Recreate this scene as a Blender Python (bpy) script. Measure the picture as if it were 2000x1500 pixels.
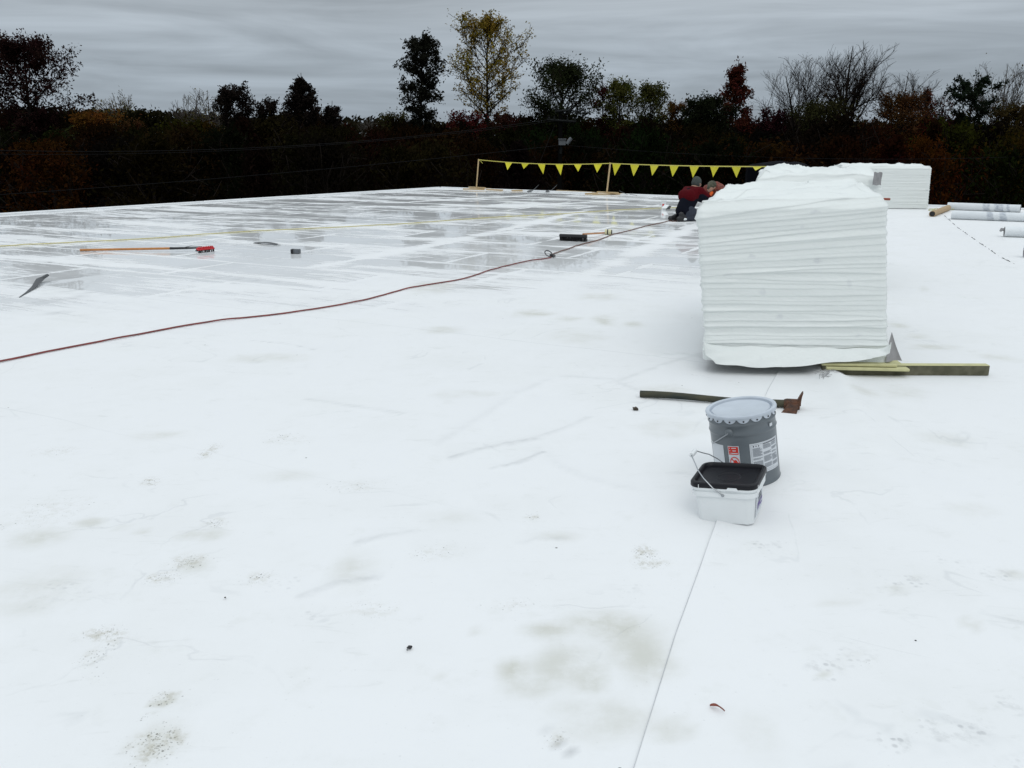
import bpy, bmesh, math, random
import numpy as np
from mathutils import Vector, Matrix, Euler, noise as mnoise
R = math.radians
random.seed(7); rng = np.random.default_rng(11)
sc = bpy.context.scene
C = sc.collection
for o in list(bpy.data.objects): bpy.data.objects.remove(o)

# ------------------------------------------------------------------ camera
EYE = 1.5; FPX = 1720.0; HOR = 280.0
TH = math.atan((750 - HOR) / FPX)
cam = bpy.data.cameras.new('camera'); cam.sensor_width = 36; cam.lens = FPX / 2000 * 36
cam.clip_start = .05; cam.clip_end = 3000
co = bpy.data.objects.new('camera', cam); C.objects.link(co)
co.location = (0, 0, EYE); co.rotation_euler = (math.pi / 2 - TH, 0, 0)
sc.camera = co

# ------------------------------------------------------------------ sky, sun, exposure
SUN_EL, SUN_ROT = R(50), R(172)
w = bpy.data.worlds.new('World'); sc.world = w; w.use_nodes = True
nt = w.node_tree; N = nt.nodes; L = nt.links; N.clear()
def nd(t, **k):
    n = N.new(t)
    for a, b in k.items():
        if a.startswith('i_'):
            key = a[2:]; key = int(key) if key.isdigit() else key
            n.inputs[key].default_value = b
        else: setattr(n, a, b)
    return n
out = nd('ShaderNodeOutputWorld'); bg = nd('ShaderNodeBackground'); L.new(bg.outputs[0], out.inputs[0])
sky = nd('ShaderNodeTexSky', sky_type='NISHITA', sun_disc=False, sun_elevation=SUN_EL, sun_rotation=SUN_ROT)
tc = nd('ShaderNodeTexCoord')
sep = nd('ShaderNodeSeparateXYZ'); L.new(tc.outputs['Generated'], sep.inputs[0])
lum = nd('ShaderNodeMapRange', i_1=0.0, i_2=1.0, i_3=3.5, i_4=14.3); L.new(sep.outputs[2], lum.inputs[0])
# cloud streaks seen nearly edge-on: noise squeezed in height, a little tilted
mp = nd('ShaderNodeMapping'); mp.inputs['Scale'].default_value = (1.2, 1.2, 12); mp.inputs['Rotation'].default_value = (0, R(3), 0)
L.new(tc.outputs['Generated'], mp.inputs[0])
n1 = nd('ShaderNodeTexNoise', i_Scale=2.0, i_Detail=6, i_Roughness=.55, i_Distortion=1.1); L.new(mp.outputs[0], n1.inputs[0])
mp2 = nd('ShaderNodeMapping'); mp2.inputs['Scale'].default_value = (1.5, 1.5, 36); mp2.inputs['Rotation'].default_value = (0, R(-2), 0)
L.new(tc.outputs['Generated'], mp2.inputs[0])
n2 = nd('ShaderNodeTexNoise', i_Scale=2.4, i_Detail=3, i_Distortion=.35); L.new(mp2.outputs[0], n2.inputs[0])
ad = nd('ShaderNodeMath', operation='MULTIPLY_ADD'); ad.inputs[1].default_value = .30; L.new(n2.outputs[0], ad.inputs[0]); L.new(n1.outputs[0], ad.inputs[2])
st = nd('ShaderNodeMapRange', i_1=.42, i_2=.88, i_3=.74, i_4=1.26); L.new(ad.outputs[0], st.inputs[0])
tint = nd('ShaderNodeMix', data_type='RGBA'); tint.inputs[6].default_value = (.79, .94, 1.12, 1); tint.inputs[7].default_value = (.93, 1.0, 1.05, 1)
tr = nd('ShaderNodeMapRange', i_1=.0, i_2=.20, i_3=0, i_4=1); L.new(sep.outputs[2], tr.inputs[0]); L.new(tr.outputs[0], tint.inputs[0])
m1 = nd('ShaderNodeVectorMath', operation='SCALE'); L.new(tint.outputs[2], m1.inputs[0]); L.new(lum.outputs[0], m1.inputs[3])
m2 = nd('ShaderNodeVectorMath', operation='SCALE'); L.new(m1.outputs[0], m2.inputs[0]); L.new(st.outputs[0], m2.inputs[3])
mx = nd('ShaderNodeMix', data_type='RGBA'); mx.inputs[0].default_value = .93
L.new(sky.outputs[0], mx.inputs[6]); L.new(m2.outputs[0], mx.inputs[7]); L.new(mx.outputs[2], bg.inputs[0])
bg.inputs[1].default_value = .1
sun = bpy.data.lights.new('sun', 'SUN'); sun.energy = .5; sun.angle = R(28); sun.color = (1, .97, .92)
so = bpy.data.objects.new('sun', sun); C.objects.link(so)
sdir = Vector((math.sin(SUN_ROT) * math.cos(SUN_EL), math.cos(SUN_ROT) * math.cos(SUN_EL), math.sin(SUN_EL)))
so.rotation_euler = sdir.to_track_quat('Z', 'Y').to_euler()
sc.view_settings.view_transform = 'Standard'; sc.view_settings.look = 'None'
sc.view_settings.exposure = -0.07; sc.view_settings.gamma = 1
sc.render.engine = 'CYCLES'

# ------------------------------------------------------------------ measuring helpers
FW = Vector((0, math.cos(TH), -math.sin(TH))); UP = Vector((0, math.sin(TH), math.cos(TH)))
def ray(px, py): return FW + Vector(((px - 1000) / FPX, 0, 0)) + UP * (-(py - 750) / FPX)
def G(px, py, z=0.0):
    d = ray(px, py); t = (z - EYE) / d.z; return Vector((0, 0, EYE)) + d * t
def P(px, py, Y):
    d = ray(px, py); return Vector((0, 0, EYE)) + d * (Y / d.y)

# ------------------------------------------------------------------ mesh builder
def perp(d):
    d = d.normalized(); a = Vector((0, 0, 1)) if abs(d.z) < .9 else Vector((1, 0, 0))
    x = d.cross(a).normalized(); return x, d.cross(x).normalized()
class MB:
    def __init__(s): s.v = []; s.f = []; s.m = []; s.cur = 0
    def add(s, vs, fs):
        b = len(s.v); s.v += [tuple(v) for v in vs]; s.f += [tuple(i + b for i in f) for f in fs]; s.m += [s.cur] * len(fs)
    def box(s, c, size, rot=None, bev=0.0, taper=1.0):
        hx, hy, hz = [k / 2 for k in size]; c = Vector(c)
        M = rot.to_matrix() if isinstance(rot, Euler) else (rot or Matrix.Identity(3))
        b = min(bev, hx * .9, hy * .9, hz * .9)
        if b <= 0:
            vs = [Vector((x * hx * (taper if z > 0 else 1), y * hy * (taper if z > 0 else 1), z * hz)) for z in (-1, 1) for y in (-1, 1) for x in (-1, 1)]
            fs = [(0, 2, 3, 1), (4, 5, 7, 6), (0, 1, 5, 4), (2, 6, 7, 3), (0, 4, 6, 2), (1, 3, 7, 5)]
        else:
            vs = []; fs = []
            rings = [(-hz, b), (-hz + b, 0), (hz - b, 0), (hz, b)]
            for z, i in rings:
                X, Y = hx - i, hy - i; bb = b * .6
                vs += [Vector(q + (z,)) for q in ((-X + bb, -Y), (X - bb, -Y), (X, -Y + bb), (X, Y - bb), (X - bb, Y), (-X + bb, Y), (-X, Y - bb), (-X, -Y + bb))]
            for r in range(3):
                for k in range(8): fs.append((r * 8 + k, r * 8 + (k + 1) % 8, r * 8 + 8 + (k + 1) % 8, r * 8 + 8 + k))
            fs.append(tuple(range(7, -1, -1))); fs.append(tuple(range(24, 32)))
        s.add([c + M @ v for v in vs], fs)
    def tube(s, pts, rad, n=8, cap=True, flat=1.0):
        pts = [Vector(p) for p in pts]
        if not hasattr(rad, '__len__'): rad = [rad] * len(pts)
        vs = []; fs = []; x = None
        for i, p in enumerate(pts):
            d = (pts[min(i + 1, len(pts) - 1)] - pts[max(i - 1, 0)])
            if d.length < 1e-9: d = Vector((0, 0, 1))
            d.normalize()
            if x is None: x, y = perp(d)
            else:
                x = (x - d * x.dot(d)).normalized(); y = d.cross(x)
            for k in range(n):
                a = 2 * math.pi * k / n; vs.append(p + (x * math.cos(a) + y * math.sin(a) * flat) * rad[i])
        for i in range(len(pts) - 1):
            for k in range(n): fs.append((i * n + k, i * n + (k + 1) % n, (i + 1) * n + (k + 1) % n, (i + 1) * n + k))
        if cap: fs.append(tuple(range(n - 1, -1, -1))); fs.append(tuple(range((len(pts) - 1) * n, len(pts) * n)))
        s.add(vs, fs)
    def lathe(s, prof, n=48, cap=False):
        vs = []; fs = []
        for r, z in prof:
            for k in range(n):
                a = 2 * math.pi * k / n; vs.append((r * math.cos(a), r * math.sin(a), z))
        for i in range(len(prof) - 1):
            for k in range(n): fs.append((i * n + k, i * n + (k + 1) % n, (i + 1) * n + (k + 1) % n, (i + 1) * n + k))
        if cap: fs.append(tuple(range(n - 1, -1, -1))); fs.append(tuple(range((len(prof) - 1) * n, len(prof) * n)))
        s.add(vs, fs)
    def prism(s, poly, thick, M=None):
        n = len(poly); vs = [Vector((x, y, z)) for z in (-thick / 2, thick / 2) for x, y in poly]
        if M: vs = [M @ v for v in vs]
        fs = [tuple(range(n - 1, -1, -1)), tuple(range(n, 2 * n))] + [(k, (k + 1) % n, n + (k + 1) % n, n + k) for k in range(n)]
        s.add(vs, fs)
    def ball(s, c, r, sc_=(1, 1, 1), nu=12, nv=8, M=None):
        vs = []; fs = []
        for i in range(nv + 1):
            t = math.pi * i / nv
            for k in range(nu):
                a = 2 * math.pi * k / nu
                v = Vector((r * sc_[0] * math.sin(t) * math.cos(a), r * sc_[1] * math.sin(t) * math.sin(a), r * sc_[2] * math.cos(t)))
                if M: v = M @ v
                vs.append(Vector(c) + v)
        for i in range(nv):
            for k in range(nu): fs.append((i * nu + k, i * nu + nu + k, i * nu + nu + (k + 1) % nu, i * nu + (k + 1) % nu))
        s.add(vs, fs)
    def build(s, name, mat, parent=None, world=False, smooth=False, base=None, angle=40):
        me = bpy.data.meshes.new(name)
        off = Vector((0, 0, 0))
        if world and parent: off = parent.location
        if base is not None: off = Vector(base)
        me.from_pydata([(v[0] - off[0], v[1] - off[1], v[2] - off[2]) for v in s.v], [], s.f)
        for m in (mat if isinstance(mat, (list, tuple)) else [mat]): me.materials.append(m)
        me.polygons.foreach_set('material_index', s.m)
        return finish(name, me, parent, smooth, base, angle)
def finish(name, me, parent=None, smooth=False, base=None, angle=40):
    me.validate(); me.update()
    if smooth:
        bm = bmesh.new(); bm.from_mesh(me); bmesh.ops.remove_doubles(bm, verts=bm.verts, dist=1e-6)
        bmesh.ops.recalc_face_normals(bm, faces=bm.faces)
        for f in bm.faces: f.smooth = True
        for e in bm.edges: e.smooth = len(e.link_faces) == 2 and e.calc_face_angle(0) < R(angle)
        bm.to_mesh(me); bm.free()
    o = bpy.data.objects.new(name, me); C.objects.link(o)
    if parent: o.parent = parent
    if base is not None: o.location = base
    return o
def tag(o, label=None, cat=None, group=None, kind=None):
    if label: o['label'] = label
    if cat: o['category'] = cat
    if group: o['group'] = group
    if kind: o['kind'] = kind
    return o
def thing(name, label, cat, loc=(0, 0, 0), rot=(0, 0, 0), group=None):
    o = bpy.data.objects.new(name, None); C.objects.link(o); o.location = loc; o.rotation_euler = rot
    o.empty_display_size = .1
    return tag(o, label, cat, group)
def npmesh(name, V, F, mat):
    me = bpy.data.meshes.new(name); V = np.asarray(V, np.float32); F = np.asarray(F, np.int32); k = F.shape[1]
    me.vertices.add(len(V)); me.vertices.foreach_set('co', V.ravel())
    me.loops.add(F.size); me.loops.foreach_set('vertex_index', F.ravel())
    me.polygons.add(len(F)); me.polygons.foreach_set('loop_start', np.arange(0, F.size, k, dtype=np.int32))
    me.materials.append(mat); me.update(calc_edges=True); return me
def gridfaces(nu, nv):
    i = np.arange(nu - 1)[:, None] * nv + np.arange(nv - 1)[None, :]
    return np.stack([i, i + nv, i + nv + 1, i + 1], -1).reshape(-1, 4)

def vnoise(x, y, seed=0):            # smooth value noise, vectorised
    x = np.asarray(x, float); y = np.asarray(y, float)
    xi = np.floor(x).astype(np.int64); yi = np.floor(y).astype(np.int64); fx = x - xi; fy = y - yi
    fx = fx * fx * (3 - 2 * fx); fy = fy * fy * (3 - 2 * fy)
    def h(a, b):
        n = (a * 374761393 + b * 668265263 + seed * 974711) & 0x7fffffff
        n = ((n ^ (n >> 13)) * 1274126177) & 0x7fffffff
        return ((n ^ (n >> 16)) & 0xffff) / 65535.0
    return (h(xi, yi) * (1 - fx) + h(xi + 1, yi) * fx) * (1 - fy) + (h(xi, yi + 1) * (1 - fx) + h(xi + 1, yi + 1) * fx) * fy
def fbm(x, y, seed=0, o=4):
    s = 0; a = .5
    for k in range(o): s = s + a * (vnoise(x * 2 ** k, y * 2 ** k, seed + k * 17) - .5); a *= .5
    return s
def smooth(a, b, x):
    t = np.clip((x - a) / (b - a), 0, 1); return t * t * (3 - 2 * t)

# ------------------------------------------------------------------ materials
MATS = {}
def mat(name, col, rough=.6, metal=0, spec=.5, var=0.0, vscale=20, bump=0.0, bscale=40, col2=None, trans=0, stretch=None):
    m = bpy.data.materials.new(name); m.use_nodes = True
    t = m.node_tree; b = t.nodes['Principled BSDF']
    b.inputs['Roughness'].default_value = rough; b.inputs['Metallic'].default_value = metal
    b.inputs['Specular IOR Level'].default_value = spec
    tcn = t.nodes.new('ShaderNodeTexCoord'); src = tcn.outputs['Object']
    if stretch:
        mp = t.nodes.new('ShaderNodeMapping'); mp.inputs['Scale'].default_value = stretch; t.links.new(src, mp.inputs[0]); src = mp.outputs[0]
    c = (*col, 1); c2 = (*(col2 or [k * .6 for k in col]), 1)
    n = t.nodes.new('ShaderNodeTexNoise'); n.inputs['Scale'].default_value = vscale; n.inputs['Detail'].default_value = 5
    t.links.new(src, n.inputs[0])
    mr = t.nodes.new('ShaderNodeMapRange'); mr.inputs[1].default_value = .38; mr.inputs[2].default_value = .68; mr.inputs[4].default_value = max(var, .06)
    t.links.new(n.outputs[0], mr.inputs[0])
    mi = t.nodes.new('ShaderNodeMix'); mi.data_type = 'RGBA'; mi.inputs[6].default_value = c; mi.inputs[7].default_value = c2
    t.links.new(mr.outputs[0], mi.inputs[0]); t.links.new(mi.outputs[2], b.inputs['Base Color'])
    if bump:
        n2 = t.nodes.new('ShaderNodeTexNoise'); n2.inputs['Scale'].default_value = bscale; n2.inputs['Detail'].default_value = 4
        t.links.new(src, n2.inputs[0])
        bp = t.nodes.new('ShaderNodeBump'); bp.inputs['Strength'].default_value = bump; bp.inputs['Distance'].default_value = .01
        t.links.new(n2.outputs[0], bp.inputs['Height']); t.links.new(bp.outputs[0], b.inputs['Normal'])
    if trans:
        b.inputs['Subsurface Weight'].default_value = trans; b.inputs['Subsurface Radius'].default_value = (.02, .02, .02)
    return m
def roof_material():
    m = bpy.data.materials.new('white_membrane'); m.use_nodes = True; t = m.node_tree; b = t.nodes['Principled BSDF']
    def n(ty, **k):
        q = t.nodes.new(ty)
        for a, v in k.items():
            if a.startswith('i_'):
                key = a[2:]; key = int(key) if key.isdigit() else key
                q.inputs[key].default_value = v
            else: setattr(q, a, v)
        return q
    def lk(a, b_): t.links.new(a, b_)
    def mth(op, a, b_, c=None):
        q = n('ShaderNodeMath', operation=op)
        for i, v in enumerate((a, b_, c)):
            if v is None: continue
            if isinstance(v, (int, float)): q.inputs[i].default_value = v
            else: lk(v, q.inputs[i])
        return q.outputs[0]
    def mrange(v, a, b_, c=0.0, d=1.0, sm=True):
        q = n('ShaderNodeMapRange', i_1=a, i_2=b_, i_3=c, i_4=d)
        if sm: q.interpolation_type = 'SMOOTHSTEP'
        lk(v, q.inputs[0]); return q.outputs[0]
    tcn = n('ShaderNodeTexCoord'); obj = tcn.outputs['Object']
    rot = n('ShaderNodeMapping'); rot.inputs['Rotation'].default_value = (0, 0, R(28)); lk(obj, rot.inputs[0])   # x: across the boards, y: along the roof edge
    P0 = rot.outputs[0]
    # insulation boards telegraphing through the sheet
    wob = n('ShaderNodeTexNoise', i_Scale=.6, i_Detail=3); lk(P0, wob.inputs[0])
    wv = n('ShaderNodeVectorMath', operation='MULTIPLY_ADD'); lk(wob.outputs['Color'], wv.inputs[0]); wv.inputs[1].default_value = (.16, .16, 0); lk(P0, wv.inputs[2])
    br = n('ShaderNodeTexBrick', offset=.5, i_Scale=1.0, i_5=.05); br.inputs['Mortar Smooth'].default_value = 1.0
    br.inputs['Brick Width'].default_value = 2.44; br.inputs['Row Height'].default_value = 1.22; br.inputs['Mortar Size'].default_value = .075
    br.inputs['Color1'].default_value = (0, 0, 0, 1); br.inputs['Color2'].default_value = (1, 1, 1, 1); br.inputs['Mortar'].default_value = (.5, .5, .5, 1)
    lk(wv.outputs[0], br.inputs[0])
    wetA = n('ShaderNodeAttribute', attribute_name='wet').outputs['Fac']
    s1 = n('ShaderNodeMapping'); s1.inputs['Scale'].default_value = (.42, 1.5, 1); lk(P0, s1.inputs[0])
    a1 = n('ShaderNodeTexNoise', i_Scale=.8, i_Detail=6, i_Roughness=.6, i_Distortion=.4); lk(s1.outputs[0], a1.inputs[0])
    s2 = n('ShaderNodeMapping'); s2.inputs['Scale'].default_value = (1.2, 9, 1); lk(P0, s2.inputs[0])
    a2 = n('ShaderNodeTexNoise', i_Scale=1.5, i_Detail=5, i_Roughness=.65); lk(s2.outputs[0], a2.inputs[0])
    brc = n('ShaderNodeSeparateColor'); lk(br.outputs['Color'], brc.inputs[0])
    v = mth('ADD', a1.outputs[0], mth('MULTIPLY', mth('SUBTRACT', a2.outputs[0], .5), .75))
    v = mth('ADD', v, mth('MULTIPLY', mth('SUBTRACT', brc.outputs[0], .5), .12))
    v = mth('SUBTRACT', v, mth('MULTIPLY', br.outputs['Fac'], mrange(a2.outputs[0], .35, .6, .03, .24)))
    v = mth('SUBTRACT', v, mth('MULTIPLY', n('ShaderNodeAttribute', attribute_name='dry').outputs['Fac'], .24))
    v = mth('ADD', v, mth('MULTIPLY', mth('SUBTRACT', wetA, 1.0), .5))
    wet = mth('MULTIPLY', mth('MULTIPLY', mrange(v, .38, .66), mrange(wetA, 0.0, .4)), .80)
    wetR = mth('MULTIPLY', mrange(v, .42, .55), mrange(wetA, 0.0, .3))
    damp = mth('MULTIPLY', mrange(v, .26, .5), wetA)
    # base colour: clean white with real dirt and smudges, plus painted crease and wrinkle shade
    dirt = n('ShaderNodeAttribute', attribute_name='dirt').outputs['Fac']
    spk = n('ShaderNodeAttribute', attribute_name='speck').outputs['Fac']
    tread = n('ShaderNodeAttribute', attribute_name='tread').outputs['Fac']
    crease = n('ShaderNodeAttribute', attribute_name='crease').outputs['Fac']
    g0 = n('ShaderNodeTexNoise', i_Scale=1.1, i_Detail=5, i_Roughness=.6); lk(obj, g0.inputs[0])
    g1 = n('ShaderNodeTexNoise', i_Scale=6, i_Detail=6, i_Roughness=.65); lk(obj, g1.inputs[0])
    g2 = n('ShaderNodeTexNoise', i_Scale=90, i_Detail=3); lk(obj, g2.inputs[0])
    c = n('ShaderNodeMix', data_type='RGBA'); c.inputs[6].default_value = (.785, .795, .80, 1); c.inputs[7].default_value = (.755, .765, .765, 1)
    lk(mrange(g0.outputs[0], .42, .68), c.inputs[0])
    def over(prev, fac, colr):
        q = n('ShaderNodeMix', data_type='RGBA'); lk(fac, q.inputs[0]); lk(prev, q.inputs[6]); q.inputs[7].default_value = (*colr, 1); return q.outputs[2]
    col = over(c.outputs[2], mth('MULTIPLY', mrange(g1.outputs[0], .55, .75), .14), (.52, .53, .48))
    col = over(col, mth('MULTIPLY', dirt, mrange(g1.outputs[0], .3, .62, .3, 1.1)), (.47, .465, .385))
    # tiny dark crumbs trodden in
    vo = n('ShaderNodeTexVoronoi', i_Scale=95.0); lk(obj, vo.inputs[0])
    vs_ = n('ShaderNodeSeparateColor'); lk(vo.outputs['Color'], vs_.inputs[0])
    crumb = mth('MULTIPLY', mrange(vo.outputs['Distance'], .40, .2), mrange(mth('SUBTRACT', mth('MULTIPLY', spk, .62), vs_.outputs[0]), -.05, .15))
    crumb = mth('MULTIPLY', crumb, mrange(g1.outputs[0], .45, .58))
    col = over(col, mth('MULTIPLY', crumb, .85), (.10, .095, .075))
    vt = n('ShaderNodeTexVoronoi', i_Scale=38.0, i_Randomness=.7); lk(obj, vt.inputs[0])
    vts = n('ShaderNodeSeparateColor'); lk(vt.outputs['Color'], vts.inputs[0])
    tr_ = mth('MULTIPLY', mth('MULTIPLY', mrange(vt.outputs['Distance'], .42, .15), mrange(vts.outputs[1], .3, .9)), tread)
    col = over(col, mth('MULTIPLY', tr_, .55), (.36, .37, .38))
    vr = n('ShaderNodeTexVoronoi', i_Scale=5.0); lk(obj, vr.inputs[0])           # stray specks
    vrs = n('ShaderNodeSeparateColor'); lk(vr.outputs['Color'], vrs.inputs[0])
    col = over(col, mth('MULTIPLY', mrange(vr.outputs['Distance'], .034, .016), mrange(vrs.outputs[2], .72, .76)), (.12, .11, .10))
    col = over(col, mth('MULTIPLY', crease, mrange(g1.outputs[0], .35, .6, .5, 1.3)), (.40, .41, .42))  # creases tinted grey along their lines, shading put into the colour
    w1 = n('ShaderNodeTexNoise', i_Scale=.9, i_Detail=4, i_Roughness=.5, i_Distortion=1.2); lk(rot.outputs[0], w1.inputs[0])
    wl = mrange(mth('ABSOLUTE', mth('SUBTRACT', w1.outputs[0], .5), 0), .010, .0, 0, 1); wm = mrange(g0.outputs[0], .50, .62)
    wr_ = mth('MULTIPLY', wl, wm); col = over(col, mth('MULTIPLY', wr_, .20), (.42, .44, .46))  # shade of faint wrinkles drawn into the colour as thin grey lines
    sm_m = n('ShaderNodeMapping'); sm_m.inputs['Scale'].default_value = (2.2, 7.5, 1); sm_m.inputs['Rotation'].default_value = (0, 0, R(-20)); lk(obj, sm_m.inputs[0])
    sm_n = n('ShaderNodeTexNoise', i_Scale=2.2, i_Detail=7, i_Roughness=.7, i_Distortion=.5); lk(sm_m.outputs[0], sm_n.inputs[0])
    col = over(col, mth('MULTIPLY', mrange(sm_n.outputs[0], .56, .78), mrange(g0.outputs[0], .44, .60, .05, .45)), (.50, .51, .49))
    v2 = n('ShaderNodeTexVoronoi', i_Scale=170.0); lk(obj, v2.inputs[0]); v2s = n('ShaderNodeSeparateColor'); lk(v2.outputs['Color'], v2s.inputs[0])
    col = over(col, mth('MULTIPLY', mth('MULTIPLY', mrange(v2.outputs['Distance'], .5, .2), mrange(mth('SUBTRACT', mth('MULTIPLY', spk, .55), v2s.outputs[1]), -.05, .2)), .7), (.17, .165, .14))
    g3 = n('ShaderNodeTexNoise', i_Scale=22, i_Detail=6, i_Roughness=.7); lk(obj, g3.inputs[0])
    col = over(col, mth('MULTIPLY', mrange(spk, 0, .7), mrange(g3.outputs[0], .44, .64, 0, .58)), (.43, .41, .33))
    col = over(col, mth('MULTIPLY', mrange(tread, 0, .8), mrange(g3.outputs[0], .48, .66, 0, .35)), (.48, .49, .49))
    # lap seams between the wide sheets
    lap = n('ShaderNodeTexBrick', offset=0.0, i_Scale=1.0); lap.inputs['Brick Width'].default_value = 15.2; lap.inputs['Row Height'].default_value = 3.05
    lap.inputs['Mortar Size'].default_value = .008; lap.inputs['Mortar Smooth'].default_value = .3; lk(wv.outputs[0], lap.inputs[0])
    col = over(col, mth('MULTIPLY', mth('MULTIPLY', lap.outputs['Fac'], wetA), .45), (.36, .38, .39))
    col = over(col, mth('MULTIPLY', damp, .10), (.50, .52, .53))
    col = over(col, mth('MULTIPLY', wet, .04), (.50, .525, .53))
    lk(col, b.inputs['Base Color'])
    rg = mrange(g0.outputs[0], .35, .65, .42, .60)
    r1 = n('ShaderNodeMix', data_type='FLOAT'); lk(damp, r1.inputs[0]); lk(rg, r1.inputs[2]); r1.inputs[3].default_value = .26
    r2 = n('ShaderNodeMix', data_type='FLOAT'); lk(wetR, r2.inputs[0]); lk(r1.outputs[0], r2.inputs[2]); r2.inputs[3].default_value = .018
    lk(r2.outputs[0], b.inputs['Roughness']); b.inputs['Specular IOR Level'].default_value = .40
    b.inputs['IOR'].default_value = 1.33
    bp = n('ShaderNodeBump'); bp.inputs['Distance'].default_value = .004
    lk(mth('MULTIPLY_ADD', wetR, -.297, .30), bp.inputs['Strength'])
    lk(mth('ADD', mth('ADD', g1.outputs[0], mth('MULTIPLY', wr_, .8)), mth('MULTIPLY', g2.outputs[0], .12)), bp.inputs['Height']); lk(bp.outputs[0], b.inputs['Normal'])
    return m
M_ROOF = roof_material()
def wrap_material():
    m = mat('white_wrap', (.75, .78, .76), .42, var=.3, vscale=3, col2=(.69, .72, .70), bump=.25, bscale=28, stretch=(1, 1, 3))
    t = m.node_tree; b = t.nodes['Principled BSDF']
    tcn = t.nodes.new('ShaderNodeTexCoord')
    v = t.nodes.new('ShaderNodeTexVoronoi'); v.inputs['Scale'].default_value = 4.2; mpp = t.nodes.new('ShaderNodeMapping'); mpp.inputs['Scale'].default_value = (1, 1, 1.6)
    nz = t.nodes.new('ShaderNodeTexNoise'); nz.inputs['Scale'].default_value = 9
    vm = t.nodes.new('ShaderNodeVectorMath'); vm.operation = 'MULTIPLY_ADD'; vm.inputs[1].default_value = (.13, .13, .13)
    t.links.new(tcn.outputs['Object'], nz.inputs[0]); t.links.new(nz.outputs['Color'], vm.inputs[0]); t.links.new(tcn.outputs['Object'], vm.inputs[2])
    t.links.new(vm.outputs[0], mpp.inputs[0]); t.links.new(mpp.outputs[0], v.inputs[0])
    r = t.nodes.new('ShaderNodeMapRange'); r.inputs[1].default_value = .16; r.inputs[2].default_value = .06; r.inputs[4].default_value = .4
    t.links.new(v.outputs['Distance'], r.inputs[0])
    mi = t.nodes.new('ShaderNodeMix'); mi.data_type = 'RGBA'; mi.inputs[7].default_value = (.50, .52, .55, 1)
    old = b.inputs['Base Color'].links[0].from_socket
    t.links.new(old, mi.inputs[6]); t.links.new(r.outputs[0], mi.inputs[0]); t.links.new(mi.outputs[2], b.inputs['Base Color'])
    return m
M_WRAP = wrap_material()
def leaf_material():
    m = bpy.data.materials.new('leaves'); m.use_nodes = True; t = m.node_tree; b = t.nodes['Principled BSDF']
    oi = t.nodes.new('ShaderNodeObjectInfo'); tcn = t.nodes.new('ShaderNodeTexCoord')
    n = t.nodes.new('ShaderNodeTexNoise'); n.inputs['Scale'].default_value = .7; n.inputs['Detail'].default_value = 5; t.links.new(tcn.outputs['Object'], n.inputs[0])
    hs = t.nodes.new('ShaderNodeHueSaturation'); t.links.new(oi.outputs['Color'], hs.inputs['Color'])
    a = t.nodes.new('ShaderNodeMapRange'); a.inputs[1].default_value = .3; a.inputs[2].default_value = .7; a.inputs[3].default_value = .475; a.inputs[4].default_value = .525
    t.links.new(n.outputs[0], a.inputs[0]); t.links.new(a.outputs[0], hs.inputs['Hue'])
    n2 = t.nodes.new('ShaderNodeTexNoise'); n2.inputs['Scale'].default_value = 2.3; t.links.new(tcn.outputs['Object'], n2.inputs[0])
    a2 = t.nodes.new('ShaderNodeMapRange'); a2.inputs[1].default_value = .3; a2.inputs[2].default_value = .7; a2.inputs[3].default_value = .55; a2.inputs[4].default_value = 1.45
    t.links.new(n2.outputs[0], a2.inputs[0]); t.links.new(a2.outputs[0], hs.inputs['Value'])
    t.links.new(hs.outputs[0], b.inputs['Base Color']); b.inputs['Roughness'].default_value = .7; b.inputs['Specular IOR Level'].default_value = 0.0
    tl = t.nodes.new('ShaderNodeBsdfTranslucent'); t.links.new(hs.outputs[0], tl.inputs[0])
    ms = t.nodes.new('ShaderNodeMixShader'); ms.inputs[0].default_value = .3
    t.links.new(b.outputs[0], ms.inputs[1]); t.links.new(tl.outputs[0], ms.inputs[2]); t.links.new(ms.outputs[0], t.nodes['Material Output'].inputs[0])
    return m
M_LEAF = leaf_material()
M_BARK = mat('bark', (.020, .016, .014), 1, var=.6, vscale=8, spec=.0)
M_BARKP = mat('pale_bark', (.085, .075, .068), 1, var=.6, vscale=8, spec=.0)
M_LITTER = mat('leaf_litter', (.045, .04, .028), .95, var=.8, vscale=.4, col2=(.02, .022, .012), spec=.1)
M_LUM = mat('lumber', (.50, .37, .20), .6, var=.6, vscale=9, col2=(.40, .27, .13), stretch=(1, 1, 1))
M_FLAG = mat('yellow_vinyl', (.64, .58, .02), .45, trans=.0)
M_YROPE = mat('yellow_rope', (.55, .50, .10), .7)
M_YCORD = mat('yellow_cord', (.62, .56, .26), .5, var=.3)
M_RCORD = mat('red_cord', (.22, .035, .03), .45, var=.7, vscale=14, col2=(.10, .03, .03))
M_BCORD = mat('brown_cord', (.16, .075, .055), .5, var=.5)
M_BLACK = mat('black_rubber', (.012, .012, .014), .55)
M_DKPL = mat('black_plastic', (.006, .006, .009), .42, spec=.28)
M_STRIP = mat('dark_offcut', (.06, .065, .07), .6, var=.5)
M_STEELG = mat('grey_steel_paint', (.13, .15, .165), .34, var=.25, vscale=7, bump=.05)
M_LID = mat('light_grey_lid', (.50, .55, .61), .35, var=.25, vscale=12)
M_WIRE = mat('galvanised_wire', (.35, .37, .39), .35, .8)
M_WPL = mat('white_plastic', (.76, .785, .79), .38, var=.15, vscale=6)
M_PAPER = mat('label_paper', (.60, .63, .66), .5)
M_RED = mat('label_red', (.62, .03, .015), .5)
M_INK = mat('label_ink', (.22, .24, .27), .6)
M_INKD = mat('dark_ink', (.03, .03, .05), .6)
M_PURP = mat('label_purple', (.09, .045, .26), .5)
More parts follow.
